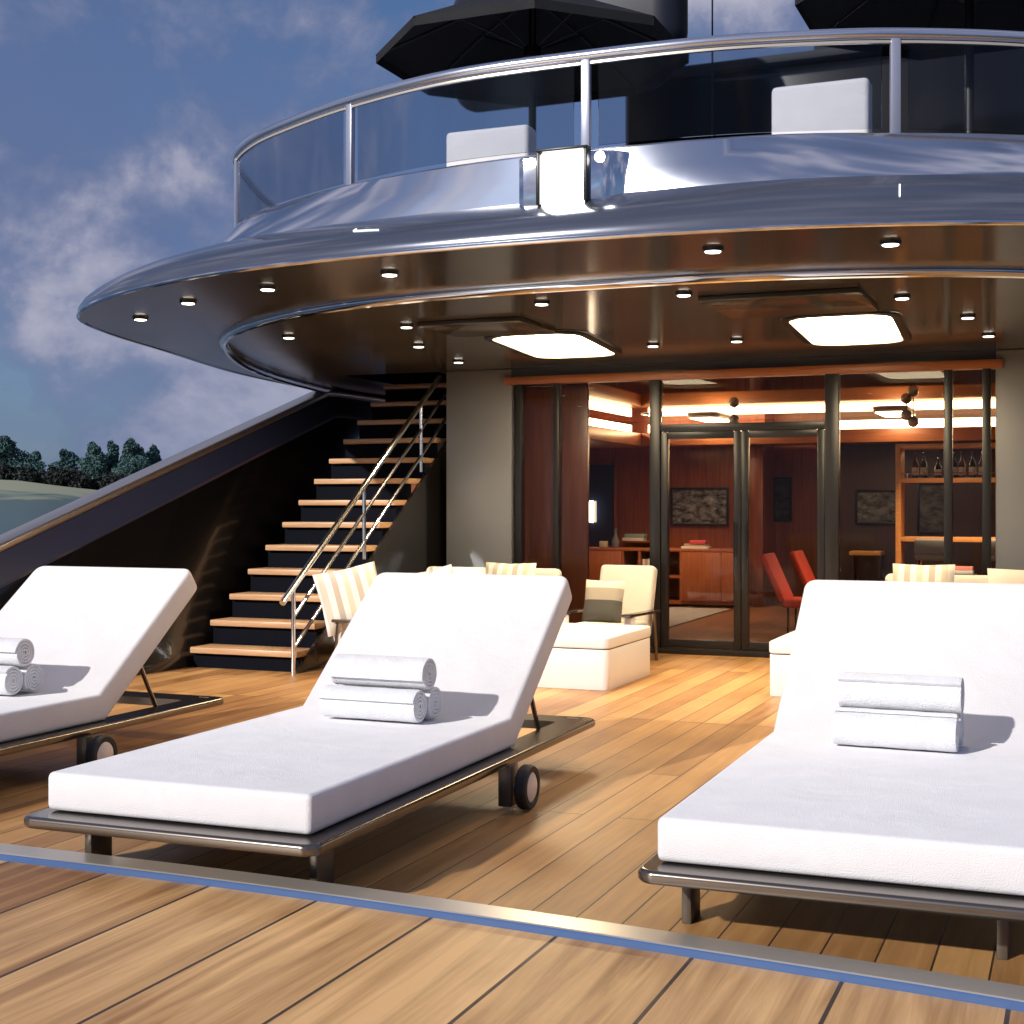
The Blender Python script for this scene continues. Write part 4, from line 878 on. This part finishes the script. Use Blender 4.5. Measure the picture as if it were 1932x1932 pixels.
def armchair(loc, rot, label, w=.62, bh=.60):
    """faces local +X"""
    t = thing('terrace_armchair', label, 'armchair', loc, 'cream terrace armchairs'); t.rotation_euler = (0, 0, rot)
    bm = B(); t2 = bmesh.new(); box(t2, -.06, .06, -w / 2, w / 2, 0, bh, bev=.04, seg=4); merge(bm, t2, Matrix.Translation((-.20, 0, .20)) @ Matrix.Rotation(R(-15), 4, 'Y')); obj('backrest', bm, M['cream'], t, world=False)
    bm = B(); box(bm, -.22, .40, -w / 2, w / 2, .17, .33, bev=.045, seg=4); obj('seat', bm, M['cream'], t, world=False)
    for sy in (-1, 1):
        y = sy * (w / 2 + .045)
        bm = B(); box(bm, -.24, .40, y - .04, y + .04, .40, .425, bev=.008); a = obj('armrest', bm, M['lframe'], t, world=False)
        bm = B(); box(bm, .28, .36, y - .035, y + .035, -.0, .399, bev=.012); obj('arm_panel', bm, M['white_box'], t, world=False)
        bm = B(); tube(bm, [(-.2, y, .40), (-.24, y, 0)], .014, 8); obj('leg', bm, M['lframe'], t, world=False, recalc=True)
    return t
# left armchair, seen from its side, facing the middle
armchair((-5.08, 9.80, 0), R(0), 'white armchair with striped cushion beside the foot of the stairs', bh=.50)
cushion('striped cushion leaning in the armchair beside the stairs', M['stripe'], .50, .50, .17, Matrix.Translation((-5.26, 9.62, .57)) @ Matrix.Rotation(R(38), 4, 'Z') @ Matrix.Rotation(R(74), 4, 'X') @ Matrix.Rotation(R(12), 4, 'Z'))
armchair((-3.62, 11.10, 0), R(-96), 'cream armchair with a banded cushion just in front of the glass front', .50)
cushion('beige and charcoal banded cushion in the armchair by the glass front', M['band'], .36, .36, .13, Matrix.Translation((-3.68, 11.05, .50)) @ Matrix.Rotation(R(-6), 4, 'Z') @ Matrix.Rotation(R(74), 4, 'X'))
def sofa(x0, x1, y, label):
    t = thing('terrace_sofa', label, 'sofa', ((x0 + x1) / 2, y, 0), 'cream terrace sofas')
    bm = B(); box(bm, x0, x1, y, y + .62, .10, .34, bev=.05, seg=4); obj('seat', bm, M['cream'], t)
    bm = B(); t2 = bmesh.new(); box(t2, x0, x1, -.06, .06, 0, .48, bev=.045, seg=4); merge(bm, t2, Matrix.Translation((0, y + .56, .28)) @ Matrix.Rotation(R(-8), 4, 'X')); obj('backrest', bm, M['cream'], t)
    for x in (x0 + .08, x1 - .08):
        for yy in (y + .08, y + .54):
            bm = B(); tube(bm, [(x, yy, .12), (x, yy, 0)], .018, 8); obj('leg', bm, M['lframe'], t, recalc=True)
sofa(-5.35, -4.1, 10.55, 'cream sofa hidden mostly behind the center lounger, by the grey pillar')
sofa(-1.45, .1, 10.75, 'cream sofa mostly hidden behind the right lounger')
cushion('striped cushion peeking over the center lounger in front of the grey pillar', M['stripe'], .46, .44, .15, Matrix.Translation((-4.46, 10.88, .60)) @ Matrix.Rotation(R(75), 4, 'X'))
cushion('plain cream cushion peeking over the center lounger, left of the grey pillar', M['cream'], .42, .42, .15, Matrix.Translation((-5.16, 10.86, .545)) @ Matrix.Rotation(R(75), 4, 'X') @ Matrix.Rotation(R(14), 4, 'Z'))
cushion('striped cushion peeking over the right lounger', M['stripe'], .46, .44, .15, Matrix.Translation((-1.13, 11.05, .635)) @ Matrix.Rotation(R(75), 4, 'X'))
cushion('plain cream cushion at the right end of the sofa behind the right lounger', M['cream'], .5, .42, .15, Matrix.Translation((-.42, 11.05, .62)) @ Matrix.Rotation(R(75), 4, 'X'))
side = thing('side_table', 'small dark side table with books behind the right lounger', 'side table', (-.80, 11.5, 0))
p = at_y(1818, 1083, 11.5); bm = B(); lathe(bm, [(.09, p.z - .02), (.1, p.z - .01), (.1, p.z), (0, p.z)], 20, (p.x, 11.5, 0)); obj('table_top', bm, M['black_metal'], side)
bm = B(); lathe(bm, [(.12, 0), (.12, .015), (.018, .03), (.018, p.z - .02)], 16, (p.x, 11.5, 0)); obj('stand', bm, M['black_metal'], side)
tag(obj('book', bx(p.x - .075, p.x + .075, 11.44, 11.56, p.z + .001, p.z + .028, bev=.002), M['paper_w']), 'pale book under the red one on the side table', 'book')
tag(obj('book', bx(p.x - .07, p.x + .07, 11.45, 11.55, p.z + .029, p.z + .06, bev=.002), mat('coral_book', (.75, .25, .2), .6)), 'coral red book on the side table behind the right lounger', 'book')

# ================================================================== trees and hedge on the shore
def leafmat(name, c):
    m = mat(name, c, 0.8, var=.35, vscale=.6); return m
LM = [leafmat('dark_foliage', (0.045, 0.105, 0.105)), leafmat('mid_foliage', (0.06, 0.125, 0.12)), leafmat('hedge_foliage', (0.014, 0.02, 0.018))]
BK = mat('bark', (0.05, 0.04, 0.035), .9, bump=.5)
def leaves(bm, c, rad, n, size, rnd):
    for _ in range(n):
        while True:
            q = Vector((rnd.uniform(-1, 1), rnd.uniform(-1, 1), rnd.uniform(-1, 1)))
            if .25 < q.length < 1: break
        p = Vector(c) + Vector((q.x * rad[0], q.y * rad[1], q.z * rad[2]))
        s_ = size * rnd.uniform(.5, 1.2); a = Vector((rnd.gauss(0, 1), rnd.gauss(0, 1), rnd.gauss(0, 1))).normalized(); b_ = a.cross(Vector((rnd.gauss(0, 1), rnd.gauss(0, 1), rnd.gauss(0, 1)))).normalized()
        sheet(bm, [p - a * s_, p + b_ * s_ * .6, p + a * s_, p - b_ * s_ * .6])
def tree(u, vtop, d, wpx, label, m, seed):
    rnd = random.Random(seed); base = at_d(u, 905, d); zt_ = EYE + (HOR - vtop) / FPX * d; w = wpx / FPX * d / 2 * 1.4; h = zt_ - 3.6
    gz = 3.4 + lean(math.degrees(math.atan((CX - u) / FPX))); h = zt_ - gz
    t = thing('shore_tree', label, 'tree', (base.x, base.y, gz), 'trees on the far shore')
    bm = B(); sweep(bm, [Vector((0, 0, -.6)), Vector((.1, 0, h * .3)), Vector((0, .1, h * .7))], ring_prof(.22, 8))
    for k in range(4): a = rnd.uniform(0, 6.28); tube(bm, [(0, 0, h * .3), (math.cos(a) * w * .5, math.sin(a) * w * .5, h * .6)], .08, 5)
    obj('trunk', bm, BK, t, world=False, recalc=True)
    bm = B()
    for k in range(11):
        f = k / 10; zz = h * (.25 + .68 * f); ww = w * (1.05 - .72 * f ** 1.5)
        a = rnd.uniform(0, 6.28); off = ww * rnd.uniform(.15, .6)
        leaves(bm, (math.cos(a) * off, math.sin(a) * off, zz), (ww * .62, ww * .62, h * .15), 620, .22, rnd)
    leaves(bm, (0, 0, h * .9), (w * .28, w * .28, h * .1), 160, .28, rnd)
    obj('crown', bm, m, t, world=False, smooth=None)
tr_ = [(12, 829, 205, 95, 'tall broad shore tree at the left edge of the photo'), (62, 856, 212, 60, 'low rounded shore tree right of the leftmost one'), (128, 853, 208, 58, 'pointed shore tree in the gap at left of the tree group'),
       (178, 840, 206, 62, 'domed shore tree in the middle of the far tree line'), (215, 838, 210, 44, 'slim shore tree between two broader crowns'), (250, 834, 204, 66, 'tallest crown of the right hand shore tree group'), (288, 846, 208, 50, 'rightmost shore tree just above the sloping ship side'), (-45, 840, 208, 80, 'shore tree beyond the left edge')]
for i, a in enumerate(tr_[:7]): tree(*a, LM[i % 2], 20 + i)
hl = ['leftmost dark hedge bush on the shore bank', 'second dark hedge bush from the left on the shore bank', 'third dark hedge bush from the left on the shore bank', 'fourth dark hedge bush from the left on the shore bank', 'fifth dark hedge bush, nearest the sloping ship side', 'sixth dark hedge bush, half behind the sloping ship side']
for i, u in enumerate((0, 48, 96, 144, 192, 240)):
    rnd = random.Random(60 + i); c = at_d(u, 905, 193); t = thing('hedge_bush', hl[i], 'bush', (c.x, c.y, 3.15 + lean(math.degrees(math.atan((CX - u) / FPX)))), 'dark hedge bushes on the far shore')
    bm = B()
    for k in range(5): leaves(bm, (rnd.uniform(-2.2, 2.2), rnd.uniform(-1, 1), rnd.uniform(.5, 1.9)), (1.8, 1.3, 1.2), 480, .28, rnd)
    obj('foliage', bm, LM[2], t, world=False, smooth=None)
    bm = B(); tube(bm, [(0, 0, -.6), (0, 0, 1.0)], .1, 6); obj('stem', bm, BK, t, world=False, recalc=True)
